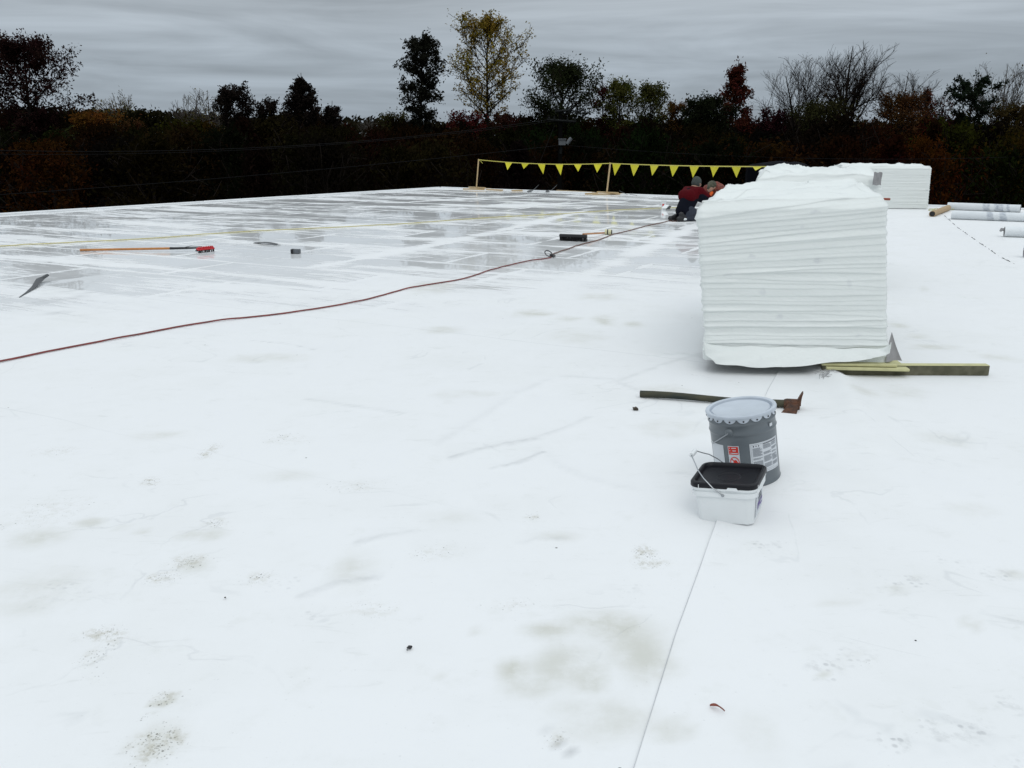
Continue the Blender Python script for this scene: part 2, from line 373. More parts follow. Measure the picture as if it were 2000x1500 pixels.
M_RUST = mat('rusty_iron', (.11, .045, .022), .85, var=.9, vscale=40, col2=(.03, .018, .014), bump=.8, bscale=90)
M_POLE = mat('weathered_handle', (.026, .034, .032), .75, spec=.25, var=.9, vscale=7, col2=(.075, .07, .045), bump=.3, stretch=(.4, 3, 3))
M_FOAM = mat('yellow_foam', (.55, .53, .29), .8, var=.4)
M_FACER = mat('dark_facer', (.075, .072, .042), .8, var=.7, vscale=20, col2=(.16, .15, .10))
M_GREYP = mat('grey_paper', (.30, .295, .30), .7, var=.4)
M_TUBE = mat('cardboard', (.42, .30, .17), .8, var=.4)
M_ROLL = mat('roll_membrane', (.72, .75, .765), .45, var=.5, vscale=5, col2=(.60, .63, .65), bump=.1)
def scuffed(m):
    t = m.node_tree; b = t.nodes['Principled BSDF']; old = b.inputs['Base Color'].links[0].from_socket
    at = t.nodes.new('ShaderNodeAttribute'); at.attribute_name = 'scuff'; nz = t.nodes.new('ShaderNodeTexNoise'); nz.inputs['Scale'].default_value = 35; nz.inputs['Detail'].default_value = 6
    mr = t.nodes.new('ShaderNodeMapRange'); mr.inputs[1].default_value = .35; mr.inputs[2].default_value = .65; mr.inputs[3].default_value = .35; t.links.new(nz.outputs[0], mr.inputs[0])
    mm = t.nodes.new('ShaderNodeMath'); mm.operation = 'MULTIPLY'; t.links.new(at.outputs['Fac'], mm.inputs[0]); t.links.new(mr.outputs[0], mm.inputs[1])
    mi = t.nodes.new('ShaderNodeMix'); mi.data_type = 'RGBA'; mi.inputs[7].default_value = (.16, .20, .27, 1); t.links.new(old, mi.inputs[6]); t.links.new(mm.outputs[0], mi.inputs[0]); t.links.new(mi.outputs[2], b.inputs['Base Color'])
scuffed(M_ROLL)
M_SMUDGE = mat('roll_smudge', (.21, .25, .31), .6, var=.9, vscale=26, col2=(.34, .38, .44))
M_ORWOOD = mat('varnished_handle', (.50, .20, .05), .4, var=.5, stretch=(1, 1, 1))
M_SKIN = mat('skin', (.36, .2, .14), .6)
M_NAVY = mat('navy_jacket', (.005, .006, .012), .9, spec=.1, var=.4, bump=.5, bscale=30)
M_REDJ = mat('red_yoke', (.075, .003, .006), .95, spec=.1, var=.5, bump=.5, bscale=30)
M_JEAN = mat('dark_jeans', (.025, .032, .05), .85, var=.6, bump=.5)
M_PLAID = mat('orange_plaid', (.22, .05, .028), .8, var=.95, vscale=26, col2=(.06, .02, .02), bump=.4)
M_ORNG = mat('orange_collar', (.85, .14, .02), .7)
M_BEANIE = mat('grey_beanie', (.055, .065, .06), .95, var=.7, vscale=60, bump=.8, bscale=120)
M_CAMO = mat('camouflage_cap', (.09, .09, .06), .9, var=1.0, vscale=22, col2=(.025, .03, .02))
M_GREYB = mat('grey_box_metal', (.10, .11, .12), .6)
M_ARM = mat('weathered_crossarm', (.011, .012, .012), .9, spec=.1)
M_POLEW = mat('creosote_pole', (.005, .005, .005), 1, spec=.0)
M_CABLE = mat('power_cable', (.010, .010, .011), .8, spec=.1)
M_TARP = mat('navy_tarp', (.003, .0035, .006), .9)
M_WALL = mat('building_wall', (.40, .40, .38), .8, var=.3, vscale=1)
M_FASC = mat('white_metal_edge', (.74, .76, .77), .4, var=.2, vscale=2)

# ------------------------------------------------------------------ roof
PC = G(860, 367); PL = G(0, 420); PR = G(1995, 410)
PAIL = G(1460, 942); BUCK = G(1427, 1004)
ridge = [G(1590, 722), G(1640, 745), G(1672, 800), G(1700, 880), G(1790, 960)]
def segd(x, y, a, b):
    dx, dy = b[0] - a[0], b[1] - a[1]; t = np.clip(((x - a[0]) * dx + (y - a[1]) * dy) / (dx * dx + dy * dy), 0, 1)
    return np.hypot(x - a[0] - t * dx, y - a[1] - t * dy), t
creases = [  # pixel polylines of creases in the sheet, (width m, height m, painted grey shade)
    ([(880, 895), (930, 880), (985, 868), (1050, 858)], .03, .004, .25), ([(960, 915), (1010, 905), (1060, 885)], .02, .004, .30),
    ([(1062, 885), (1085, 905), (1120, 925), (1170, 942), (1230, 955)], .04, .003, .06),
    ([(600, 780), (700, 795), (790, 808)], .03, .003, .15), ([(1150, 815), (1110, 835), (1000, 870)], .03, .004, .15),
    ([(590, 1165), (660, 1140), (735, 1128)], .03, .004, .22), ([(800, 1040), (740, 1050), (700, 1060)], .03, .003, .15),
    ([(1250, 765), (1190, 742), (1100, 735)], .04, .004, .12), ([(1370, 690), (1290, 715), (1210, 745)], .04, .006, .12),
    ([(1375, 700), (1330, 692), (1280, 695)], .03, .006, .15), ([(850, 870), (1010, 770), (1070, 742)], .05, .004, .06),
    ([(1020, 1060), (1060, 1050), (1110, 1055)], .02, .003, .12), ([(1070, 1425), (1085, 1450), (1120, 1475)], .015, .002, .3),
    ([(490, 665), (560, 672), (615, 683)], .012, .002, .25), ([(0, 505), (90, 513), (300, 535), (560, 553)], .03, .004, .2),
    ([(90, 565), (170, 571), (290, 580)], .03, .003, .25), ([(0, 565), (130, 545), (330, 520)], .06, .003, .12),
    ([(40, 600), (130, 585), (160, 578)], .06, .003, .2), ([(60, 615), (100, 615), (160, 600)], .05, .003, .25)]
CR = [([G(*p) for p in pl], wd, ht, ink) for pl, wd, ht, ink in creases]
def roof_h(x, y):
    x = np.asarray(x, float); y = np.asarray(y, float)
    near = 1 - smooth(9, 13, np.hypot(x, y))
    h = fbm(x * 1.1, y * 1.1, 3) * .006 * near + fbm(x * 4, y * 4, 9, 2) * .003 * near
    for i in range(len(ridge) - 1):
        d, t = segd(x, y, ridge[i], ridge[i + 1]); k = (1 - i / 4.5)
        h = np.maximum(h, .048 * k * np.exp(-(d / (.07 + .03 * i)) ** 2))
    h = h + .055 * np.exp(-((x - PAIL.x - .2) ** 2 + (y - PAIL.y) ** 2) / .22 ** 2 / 1.6)
    for pl, wd, ht, ink in CR:
        for a, b in zip(pl[:-1], pl[1:]):
            d, t = segd(x, y, a, b); h = h + ht * .9 * np.exp(-(d / wd) ** 2)
    return h
def zr(p): return float(roof_h(p[0], p[1]))
def axis(a, b, fine0, fine1, fs, cs):
    l = list(np.arange(a, fine0, cs)) + list(np.arange(fine0, fine1, fs)) + list(np.arange(fine1, b + cs, cs)); return np.array(l)
blobs = [(1040, 612, 50, 7, .6), (1110, 622, 30, 5, .5), (1180, 627, 26, 9, .55), (860, 645, 50, 8, .35), (850, 560, 60, 14, .4), (1300, 760, 60, 10, .3), (1170, 580, 50, 8, .3), (520, 700, 80, 10, .25), (300, 850, 60, 10, .3), (560, 930, 70, 14, .25), (900, 770, 70, 10, .2), (1640, 1180, 60, 12, .25), (1850, 860, 70, 14, .2), (1900, 1000, 60, 16, .25), (1077, 1230, 60, 20, .55), (1200, 1222, 95, 32, .55), (1000, 1307, 38, 30, .75), (1110, 1300, 100, 45, .45), (1150, 1330, 40, 40, .5), (1250, 1270, 75, 70, .5),
         (1035, 1340, 60, 25, .4), (860, 1318, 20, 8, .3), (930, 1232, 18, 8, .3), (1180, 1400, 130, 50, .32), (690, 1110, 60, 40, .35), (1310, 835, 70, 20, .25),
         (80, 1050, 60, 22, .45), (175, 1020, 30, 8, .4), (240, 1030, 20, 6, .6), (280, 1037, 20, 5, .45), (365, 1045, 30, 10, .5), (415, 1045, 30, 12, .4), (380, 1100, 40, 18, .4),
         (50, 1160, 110, 50, .25), (320, 1370, 22, 12, .6), (300, 1450, 60, 40, .35), (1080, 1048, 60, 12, .25), (1310, 1430, 60, 25, .3), (1480, 1440, 50, 60, .2),
         (1745, 625, 30, 6, .3), (1800, 600, 14, 5, .4), (1790, 658, 26, 6, .35), (1820, 680, 50, 6, .4), (1755, 637, 22, 5, .4), (1950, 700, 40, 8, .3), (1810, 568, 12, 4, .35),
         (1755, 1155, 28, 12, .45), (1790, 1130, 14, 7, .35), (1895, 1220, 18, 14, .35), (1665, 1285, 14, 5, .4), (1612, 1325, 16, 6, .5), (1980, 1125, 30, 10, .3),
         (1180, 625, 25, 10, .4), (1235, 634, 22, 6, .5), (1130, 660, 60, 16, .2), (870, 1010, 60, 18, .15), (1690, 770, 30, 12, .3), (1770, 770, 50, 14, .25)]
specks = [(320, 1365, 30, 14, .9), (300, 1455, 60, 42, .9), (280, 1440, 20, 12, 1), (325, 1443, 14, 10, 1), (285, 1395, 18, 8, .7), (360, 1097, 45, 18, .7), (310, 1130, 28, 12, .9), (410, 880, 22, 22, .6),
          (200, 1240, 55, 16, .8), (175, 1285, 40, 18, .5), (225, 1250, 22, 10, .8), (190, 1320, 16, 14, .6), (295, 940, 22, 9, .7), (1258, 1078, 22, 16, 1), (1270, 1100, 50, 14, .55), (1040, 1010, 22, 8, .6),
          (1090, 1445, 35, 24, .6), (910, 1393, 20, 7, .8), (1400, 1050, 30, 6, .3), (720, 1190, 80, 20, .3), (500, 1130, 35, 18, .5), (340, 1130, 30, 20, .4), (420, 1020, 40, 14, .45), (1700, 1300, 20, 10, .4), (100, 1000, 120, 40, .25), (560, 860, 60, 16, .3), (700, 950, 70, 18, .3), (850, 1080, 60, 18, .3), (1000, 1180, 50, 16, .35), (120, 880, 60, 14, .3)]
treads = [(1490, 1070, 34, 10, .9), (1755, 1150, 50, 16, .8), (1790, 1135, 40, 12, .8), (1615, 1308, 34, 22, .9), (1665, 1285, 34, 20, .7), (1750, 1450, 42, 22, 1), (1860, 1428, 60, 26, 1), (1955, 1125, 40, 14, .8),
          (1978, 1382, 30, 16, .9), (1860, 1100, 50, 14, .4), (1500, 1330, 50, 20, .3), (1980, 1490, 30, 14, .6), (1250, 1150, 20, 14, .4), (550, 1140, 40, 18, .5), (600, 1205, 40, 10, .5), (120, 1160, 80, 30, .4)]
def mask(lst, x, y, soft):
    out_ = np.zeros_like(x)
    for px, py, rx, ry, k in lst:
        c = G(px, py); ax = (G(px + rx, py) - c).length; ay = (G(px, py - ry) - G(px, py + ry)).length / 2
        q = np.hypot((x - c.x) / ax, (y - c.y) / ay) + fbm(x * 7, y * 7, int(px) % 97) * .9
        out_ = np.maximum(out_, k * (1 - smooth(soft, 1.25, q)))
    return out_
def add_attr(me, **kw):
    n = len(me.vertices); c = np.empty(n * 3, np.float32); me.vertices.foreach_get('co', c); c = c.reshape(-1, 3)
    for k, fn in kw.items():
        a = me.attributes.new(k, 'FLOAT', 'POINT'); a.data.foreach_set('value', np.asarray(fn(c[:, 0].astype(float), c[:, 1].astype(float)), np.float32))
seam = [G(1212, 1590), G(1240, 1500), G(1320, 1240), G(1397, 1028), G(1450, 890), G(1500, 762), G(1527, 715), G(1600, 555), G(1652, 440)]
sx0 = np.interp(np.linspace(0, 12, 50), [p.y for p in seam], [p.x for p in seam])
def seam_x(y):
    y = np.asarray(y, float); ys = [p.y for p in seam]; xs = [p.x for p in seam]
    far = xs[-1] + (y - ys[-1]) * (xs[-1] - xs[-3]) / (ys[-1] - ys[-3])
    nearx = xs[0] + (y - ys[0]) * (xs[2] - xs[0]) / (ys[2] - ys[0])
    return np.where(y > ys[-1], far, np.where(y < ys[0], nearx, np.interp(y, ys, xs)))
def wetf(x, y):
    d = np.hypot(x, y)
    base = smooth(2.4, 12.6, d + fbm(x * .35, y * .35, 5) * 5)
    base *= 1 - smooth(-.6, .3, x - seam_x(y))
    return base
bands = [([(1362, 440), (1115, 550), (890, 634), (640, 740)], .17, 1), ([(1150, 410), (1055, 432), (953, 456), (797, 487), (640, 517)], .16, 1), ([(-50, 498), (150, 512), (400, 530), (700, 560)], .10, .9),
         ([(1200, 393), (1000, 402), (700, 404)], .14, .8), ([(300, 428), (700, 440), (1000, 452), (1340, 470)], .09, .8), ([(0, 440), (330, 462), (640, 480)], .10, .7), ([(540, 400), (800, 395), (1050, 380)], .2, .7), ([(700, 520), (1000, 535), (1360, 560)], .08, .8)]
BD = [([G(*p) for p in pl], wd, k) for pl, wd, k in bands]
def dryf(x, y):
    r = np.zeros_like(x)
    for pl, wd, k in BD:
        for a, b in zip(pl[:-1], pl[1:]):
            d, t = segd(x, y, a, b); r = np.maximum(r, k * np.exp(-(d / (wd * (.6 + .8 * vnoise(x * .8, y * .8, 6)))) ** 2))
    return r
def creasef(x, y):
    r = np.zeros_like(x)
    for pl, wd, ht, ink in CR:
        for a, b in zip(pl[:-1], pl[1:]):
            d, t = segd(x, y, a, b); r = np.maximum(r, 1.5 * ink * np.exp(-(d / (wd * .55)) ** 2))
    return r
def clip_roof(me):
    bm = bmesh.new(); bm.from_mesh(me)
    for a, b in ((PL, PC), (PC, PR)):
        e = (b - a).normalized(); nrm = Vector((-e.y, e.x, 0))          # points off the roof
        geo = bm.verts[:] + bm.edges[:] + bm.faces[:]
        bmesh.ops.bisect_plane(bm, geom=geo, plane_co=a, plane_no=nrm, clear_outer=True, clear_inner=False)
    for f in bm.faces: f.smooth = True
    bm.to_mesh(me); bm.free()
bld = thing('building', 'large low building whose flat roof is covered in white membrane', 'building', (0, 0, 0))
xs = np.array(list(np.arange(-32, -3.6, .12)) + list(np.arange(-3.6, 4.6, .03)) + list(np.arange(4.6, 30, .2))); ys = np.array(list(np.arange(-6, 1.2, .3)) + list(np.arange(1.2, 7.2, .03)) + list(np.arange(7.2, 33.2, .10)))
X, Y = np.meshgrid(xs, ys, indexing='ij')
Z = roof_h(X, Y) * (X < 1e9)
me = npmesh('roof', np.stack([X, Y, Z], -1).reshape(-1, 3), gridfaces(len(xs), len(ys)), M_ROOF)
clip_roof(me)
add_attr(me, wet=wetf, dry=dryf, dirt=lambda x, y: mask(blobs, x, y, .2), speck=lambda x, y: mask(specks, x, y, .1), tread=lambda x, y: mask(treads, x, y, .5), crease=creasef)
roof = finish('roof', me, bld)
# upper sheet lapped over it on the right of the seam
ts = np.concatenate([[0, 0, .004, .02, .05], np.arange(.08, 4.6, .035), np.arange(4.6, 28, .4)])
yy = axis(-6, 33, 1.2, 7.5, .035, .3)
T, YY = np.meshgrid(ts, yy, indexing='ij'); XX = seam_x(YY) + T
ZZ = roof_h(XX, YY) + .0055 + .006 * np.exp(-(T / .03) ** 2) * smooth(.35, .75, vnoise(YY * 2.2, YY * 0, 4))
ZZ[0] = roof_h(XX[0], YY[0]) - .004
me = npmesh('membrane_sheet', np.stack([XX, YY, ZZ], -1).reshape(-1, 3), gridfaces(len(ts), len(yy)), M_ROOF)
clip_roof(me)
add_attr(me, wet=lambda x, y: x * 0, dirt=lambda x, y: mask(blobs, x, y, .2), speck=lambda x, y: mask(specks, x, y, .1), tread=lambda x, y: mask(treads, x, y, .5), crease=creasef)
finish('membrane_sheet', me, bld)
mb = MB(); ys_ = np.arange(-.5, 30, .05); xs_ = seam_x(ys_); hs_ = roof_h(xs_, ys_)
mb.tube([Vector((xs_[i] - .001, ys_[i], hs_[i] + .003)) for i in range(len(ys_)) if ys_[i] < 20], .0016, 5); mb.build('cut_edge_shadow', mat('scrim_edge_shadow', (.45, .47, .49), .8, var=.8, vscale=9, col2=(.55, .57, .59)), bld, smooth=True)  # lap's thin shadow line added as a grey tube along the cut scrim edge
def ext(a, b, t): return a + (b - a) * t
e1 = ext(PC, PL, 2.6); e2 = ext(PC, PR, 1.55)
poly = [e1, PC, e2, Vector((e2.x + 2, -6, 0)), Vector((e1.x, -6, 0))]
mb = MB(); n_ = len(poly)
mb.add([p + Vector((0, 0, -.16)) for p in poly] + [p + Vector((0, 0, -6.99)) for p in poly], [(k, (k + 1) % n_, n_ + (k + 1) % n_, n_ + k) for k in range(n_)])
mb.build('wall', M_WALL, bld)
for a, b in ((e1, PC), (PC, e2)):
    mb = MB(); d = (b - a); ln = d.length; d.normalize(); nrm = Vector((-d.y, d.x, 0))
    k = int(ln / 3); 
    for i in range(k):
        p = a + d * ln * (i + .5) / k
        mb.box(p + nrm * .03 + Vector((0, 0, -.06 + random.uniform(-.004, .004))), (ln / k - .006, .10, .2), Matrix.Rotation(math.atan2(d.y, d.x), 3, 'Z'), bev=.02)
    mb.build('edge_flashing', M_FASC, bld, smooth=True)

# ------------------------------------------------------------------ land beyond
xs = np.concatenate([[-2500, -900, -400], np.arange(-300, 301, 12), [400, 900, 2500]]); ys = np.concatenate([[-2000, -500, -100], np.arange(-20, 420, 12), [600, 1200, 2500]])
X, Y = np.meshgrid(xs, ys, indexing='ij'); Z = -7 + smooth(110, 330, Y) * (7 + fbm(X * .01, Y * .01, 2) * 4)
finish('ground', npmesh('ground', np.stack([X, Y, Z], -1).reshape(-1, 3), gridfaces(len(xs), len(ys)), M_LITTER)); tag(bpy.data.objects['ground'], kind='structure')

def quads(pos, size, r=rng, flat=0.0):
    """small bent leaf faces at pos"""
    n = len(pos); a = r.normal(size=(n, 3)); a[:, 2] *= (1 - flat); a /= np.linalg.norm(a, axis=1)[:, None]
    b = r.normal(size=(n, 3)); b -= (b * a).sum(1)[:, None] * a; b /= np.linalg.norm(b, axis=1)[:, None]
    s = (size * r.uniform(.6, 1.35, n))[:, None] if np.isscalar(size) else size[:, None]
    w_ = s * r.uniform(.35, .6, n)[:, None]
    nn = np.cross(a, b)
    V = np.stack([pos - a * s * .5, pos + b * w_ * .5 + nn * s * .12, pos + a * s * .5, pos - b * w_ * .5 + nn * s * .12], 1).reshape(-1, 3)
    return V, np.arange(n * 4).reshape(-1, 4)

class Tree:
    """skeleton: trunk, limbs reaching to the crown envelope, branches, twigs"""
    def __init__(s, H, base, env, nl=22, up=.9, rt=.22, seed=1, twigs=5, level3=0, lean=(0, 0), fork=1, curve=.25, trunk_wob=.15, vase=False):
        r = random.Random(seed); s.segs = []; s.tips = []; s.r = r; s.spl = .95 if not level3 else .75; s.vase = vase; s.H = H
        stems = []
        for k in range(fork):
            if fork == 1: d = Vector((lean[0], lean[1], 0))
            else:
                a = 2 * math.pi * (k + r.random() * .5) / fork; d = Vector((math.cos(a), math.sin(a), 0)) * .33 * H * r.uniform(.5, 1.1)
            pts = []; hf = H * (r.uniform(.8, 1) if fork > 1 else 1); ph = r.random() * 9
            for i in range(9):
                t = i / 8; q = max(0, t - .3) / .7 if fork > 1 else t
                pts.append(Vector((d.x * q ** 1.1 + trunk_wob * math.sin(t * 6 + ph) * t, d.y * q ** 1.1 + trunk_wob * math.cos(t * 5 + ph) * t, hf * t)))
            rad = [rt * (1 - .93 * i / 8) * (.75 if fork > 1 and i > 2 else 1) for i in range(9)]
            s.segs.append((pts, rad, 6)); stems.append((pts, rad, hf))
        per = max(3, nl // fork)
        for pts, rad, hf in stems:
            for k in range(per):
                span = .55 if s.vase else 1.0
                t = base * (.93 if not s.vase else .9) + (1 - base) * span * ((k + r.random() * .8) / per) ** (1.0 if s.vase else .9); t = min(t, .985)
                i = min(int(t * 8), 7); f = t * 8 - i; p = pts[i].lerp(pts[i + 1], f); rr = rad[i] * (1 - f) + rad[i + 1] * f
                tc_ = (t - base) / (1 - base); a = k * 2.4 + r.uniform(-.5, .5)
                if s.vase:
                    fr = math.sqrt(r.random()); Lr = env(1) * (.2 + .8 * fr); hc = H * (1 - base); ez = max(H - hc * (.20 + .55 * fr ** 1.8 * r.uniform(.4, 1.5)), p.z + .3)
                    end = Vector((math.cos(a) * Lr + lean[0], math.sin(a) * Lr + lean[1], ez))
                else:
                    hc = H * (1 - base); ta = math.tan(min(1.2, up * (.75 + .6 * tc_) + r.uniform(-.2, .2))); te = tc_; kk = r.uniform(.6, 1.15)
                    for _ in range(5): Lr = env(min(1, max(0, te))) * kk; te = .5 * te + .5 * min(1, tc_ + Lr * ta / hc)
                    ez = base * H + min(te, .88 + .08 * r.random()) * hc
                    end = Vector((p.x + math.cos(a) * Lr, p.y + math.sin(a) * Lr, max(ez, p.z + .1)))
                d = end - p; ln = max(.3, d.length)
                s.branch(p, d.normalized(), ln, max(.012, min(rr * .6, .10)), twigs, level3, curve)
            s.tips.append((pts[-1], .5))
    def branch(s, p, d, ln, rad, twigs, lv3, curve, depth=0):
        r = s.r; n = 5 if depth == 0 else 3; pts = [p]; q = d.copy()
        for i in range(n):
            q = (q + Vector((r.uniform(-1, 1), r.uniform(-1, 1), r.uniform(-.6, 1))) * curve * .5).normalized(); nx = pts[-1] + q * ln / n; nx.z = pts[-1].z + (nx.z - pts[-1].z) * .3 if nx.z > s.H + .1 else nx.z; pts.append(nx)
        s.segs.append((pts, [max(.007, rad * (1 - .85 * i / n)) for i in range(n + 1)], 4 if depth == 0 else 3))
        if depth >= (2 if lv3 else 1):
            for pt in pts[1:]: s.tips.append((pt, ln * .5))
            return
        for pt in pts[2:]: s.tips.append((pt, ln * .14))
        for k in range(twigs if depth == 0 else lv3):
            t = .25 + .75 * (k + r.random()) / (twigs if depth == 0 else lv3); t = min(t, .99)
            i = min(int(t * n), n - 1); f = t * n - i; b = pts[i].lerp(pts[i + 1], f)
            dd = (q * 1.0 + Vector((r.gauss(0, 1), r.gauss(0, 1), r.gauss(.3, .7))).normalized() * s.spl).normalized()
            s.branch(b, dd, ln * r.uniform(.28, .5), rad * .42, twigs, lv3, curve, depth + 1)
    def wood(s, name, m, parent, minr=0.0):
        mb = MB()
        for pts, rad, n in s.segs: mb.tube(pts, [max(x, minr) for x in rad], n, cap=False)
        return mb.build(name, m, parent)
    def leaves(s, name, parent, n, size, spread, col, seed=0, zmin=-99, keepf=.6):
        r = np.random.default_rng(seed); tp = np.array([tuple(p) for p, _ in s.tips]); sp = np.array([q for _, q in s.tips])
        idx = r.integers(0, len(tp), n); keep = r.random(len(tp)) < keepf; idx = idx[keep[idx]]
        off = r.normal(size=(len(idx), 3)) * (spread * (.35 + .65 * np.clip(sp[idx], 0, 1.2)))[:, None]
        pos = tp[idx] + off; pos = pos[pos[:, 2] > zmin]
        V, F = quads(pos, size, r); me = npmesh(name, V, F, M_LEAF); o = finish(name, me, parent); o.color = (*col, 1); return o

GZ = -7.0
def place(px, ptop, Yd):
    q = P(px, ptop, Yd); return Vector((q.x, Yd, GZ)), q.z - GZ
def env_oval(w_, low=.5, peak=.45): return lambda t: w_ * (low + (1 - low) * t / peak if t < peak else max(.08, math.sqrt(max(0, 1 - ((t - peak) / (1.02 - peak)) ** 2))))
def env_cone(w_): return lambda t: w_ * max(.1, (1 - t) ** .75)
def env_col(w_): return lambda t: w_ * (1 if t < .5 else max(.15, 1 - (t - .5) * 1.6))
def env_vase(w_): return lambda t: w_ * (.55 + .45 * t)
def make_tree(label, px, ptop, pbase, wpx, Yd, col, style='oval', nleaf=2600, ls=.24, spread=.35, nl=24, up=.55, twigs=5, lv3=0, seed=1, bark=M_BARK, lean=(0, 0), fork=1, name='tree', minr=.012, wob=.15, group=None, zmin=-99, rt=.2, curve=.25):
    loc, H = place(px, ptop, Yd); m = Yd / FPX
    hb = max(.05, (P(px, pbase, Yd).z - GZ) / H); w_ = wpx / 2 * m
    env = {'oval': env_oval, 'cone': env_cone, 'col': env_col, 'vase': env_vase}[style](w_)
    col = tuple(c * .85 for c in col); k_l = 1.5 if ls >= .2 else 1.0; ls = ls / k_l ** .6; nleaf = int(nleaf * 1.9 * k_l); twigs = twigs + (2 if not lv3 else 0)
    t = thing(name, label, 'tree', loc, (0, 0, 0), group)
    T_ = Tree(H * .99, hb, env, nl=nl, up=up, seed=seed, twigs=twigs, level3=lv3, lean=lean, fork=fork, trunk_wob=wob, rt=rt, curve=curve, vase=(style == 'vase'))
    T_.wood('trunk', bark, t, minr)
    if nleaf: T_.leaves('crown', t, nleaf, ls, spread, col, seed, zmin)
    return t
DK = (.018, .014, .012); DG = (.018, .022, .011); MAR = (.038, .012, .011)
YG = (.145, .125, .028); OR = (.12, .045, .012); BR = (.06, .03, .013); OG = (.045, .045, .015); RD = (.075, .016, .014)
make_tree('large black and maroon leafed tree at the left edge of the photo', 35, 70, 250, 175, 62, (.028, .013, .012), nleaf=7500, ls=.27, spread=.30, nl=34, twigs=8, seed=3, name='oak_tree', rt=.3)
make_tree('thin leaning tree with sparse olive leaves above the left wood', 285, 178, 262, 90, 70, YG, 'vase', 1000, .15, .3, nl=16, up=.8, twigs=6, lv3=6, curve=.14, seed=5, bark=M_BARKP, lean=(-2.4, 0), name='bare_tree', minr=.014)
make_tree('small grey leafless tree second in the row left of the dark clump', 345, 182, 262, 74, 72, BR, 'vase', 60, .14, .3, nl=14, up=.85, twigs=5, lv3=6, curve=.14, seed=6, bark=M_BARKP, lean=(.8, 0), name='bare_tree', minr=.012)
make_tree('small twiggy tree with faint yellow leaves touching the dark clump', 400, 172, 262, 84, 71, YG, 'vase', 420, .13, .3, nl=16, up=.9, twigs=6, lv3=6, curve=.14, seed=8, bark=M_BARKP, name='bare_tree', minr=.012)
make_tree('dark tree with a crooked tip beside the twiggy trees', 465, 168, 255, 78, 64, DK, 'oval', 3600, .25, .26, nl=26, seed=11, name='dark_tree', lean=(-.5, 0))
make_tree('small dark tree between two taller dark ones on the left', 523, 190, 255, 48, 65, DK, 'oval', 2000, .24, .24, nl=20, seed=12, name='dark_tree')
make_tree('tallest dark pointed tree of the left clump', 583, 138, 258, 90, 62, DK, 'cone', 5200, .25, .26, nl=34, seed=13, name='dark_tree', rt=.25)
make_tree('short dark tree at the right end of the left clump', 645, 193, 255, 50, 63, DK, 'cone', 1500, .24, .26, nl=18, seed=14, name='dark_tree')
make_tree('tiny pale leafless tree in the low gap of the skyline', 715, 228, 262, 34, 82, BR, 'vase', 0, nl=10, up=.9, twigs=5, lv3=3, seed=16, bark=M_BARKP, name='bare_tree', minr=.012)
make_tree('low dull green tree left of the tall dark tree', 768, 220, 262, 56, 70, OG, 'oval', 1500, .24, .3, nl=18, seed=18, name='green_tree')
make_tree('tall narrow dark tree standing alone against the sky', 820, 58, 245, 78, 62, (.017, .018, .013), 'oval', 6500, .24, .27, nl=46, twigs=6, seed=21, name='sweetgum_tree', up=.4, rt=.24)
make_tree('tallest tree, yellow leafed, with a straight trunk and open limbs', 952, 28, 228, 150, 64, (.25, .18, .028), 'oval', 7600, .17, .30, nl=46, twigs=7, lv3=3, seed=24, name='poplar_tree', up=.72, rt=.24, minr=.014, wob=.08, curve=.18)
make_tree('low dark red tree under the tall yellow tree', 905, 215, 262, 66, 58, RD, 'oval', 1800, .22, .3, nl=18, seed=25, name='red_tree')
make_tree('low maroon tree right of the trunk of the yellow tree', 985, 222, 262, 60, 59, (.04, .016, .012), 'oval', 1700, .22, .3, nl=18, seed=26, name='red_tree')
make_tree('broad dark green tree behind the utility pole', 1100, 122, 262, 150, 62, (.024, .030, .013), 'oval', 7500, .22, .34, nl=44, twigs=7, seed=28, name='green_tree', up=.75, rt=.3)
make_tree('narrow dark red tree beside the broad green tree', 1180, 160, 250, 48, 64, (.05, .014, .015), 'oval', 1700, .2, .24, nl=20, seed=30, name='red_tree')
make_tree('yellow green tree with ragged top near the middle right', 1215, 152, 258, 64, 63, (.075, .080, .020), 'oval', 2400, .22, .26, nl=24, twigs=6, seed=31, name='green_tree', up=.9)
make_tree('olive tree with thin upright limbs right of the ragged one', 1275, 163, 262, 84, 64, (.062, .066, .018), 'oval', 2600, .22, .28, nl=26, twigs=6, seed=33, name='green_tree', up=.95)
make_tree('small orange tinted tree between olive and black trees', 1322, 190, 258, 50, 66, (.085, .045, .014), 'oval', 1400, .22, .26, nl=18, seed=34, name='orange_tree')
make_tree('rounded black green tree left of the pointed red brown one', 1378, 190, 262, 96, 58, (.014, .018, .009), 'oval', 4500, .24, .3, nl=30, seed=36, name='dark_tree')
make_tree('pointed red brown tree rising above black trees', 1446, 113, 238, 76, 60, (.075, .022, .014), 'cone', 3300, .24, .25, nl=30, seed=38, name='sweetgum_tree', up=.6)
make_tree('small maroon tree right of the pointed red brown tree', 1508, 212, 262, 60, 60, (.04, .013, .016), 'oval', 1700, .24, .28, nl=18, seed=39, name='red_tree')
make_tree('leafless spreading tree, left of the tallest leafless tree', 1585, 112, 262, 150, 60, BR, 'vase', 160, .12, .3, nl=24, up=.80, twigs=9, lv3=8, curve=.22, seed=41, fork=2, name='bare_tree', minr=.006, rt=.26, wob=.3)
make_tree('tallest leafless tree, with a dark trunk behind the stacks', 1668, 84, 245, 130, 58, BR, 'vase', 160, .12, .3, nl=26, up=.85, twigs=9, lv3=8, curve=.22, seed=43, fork=1, name='bare_tree', minr=.006, rt=.28, wob=.3)
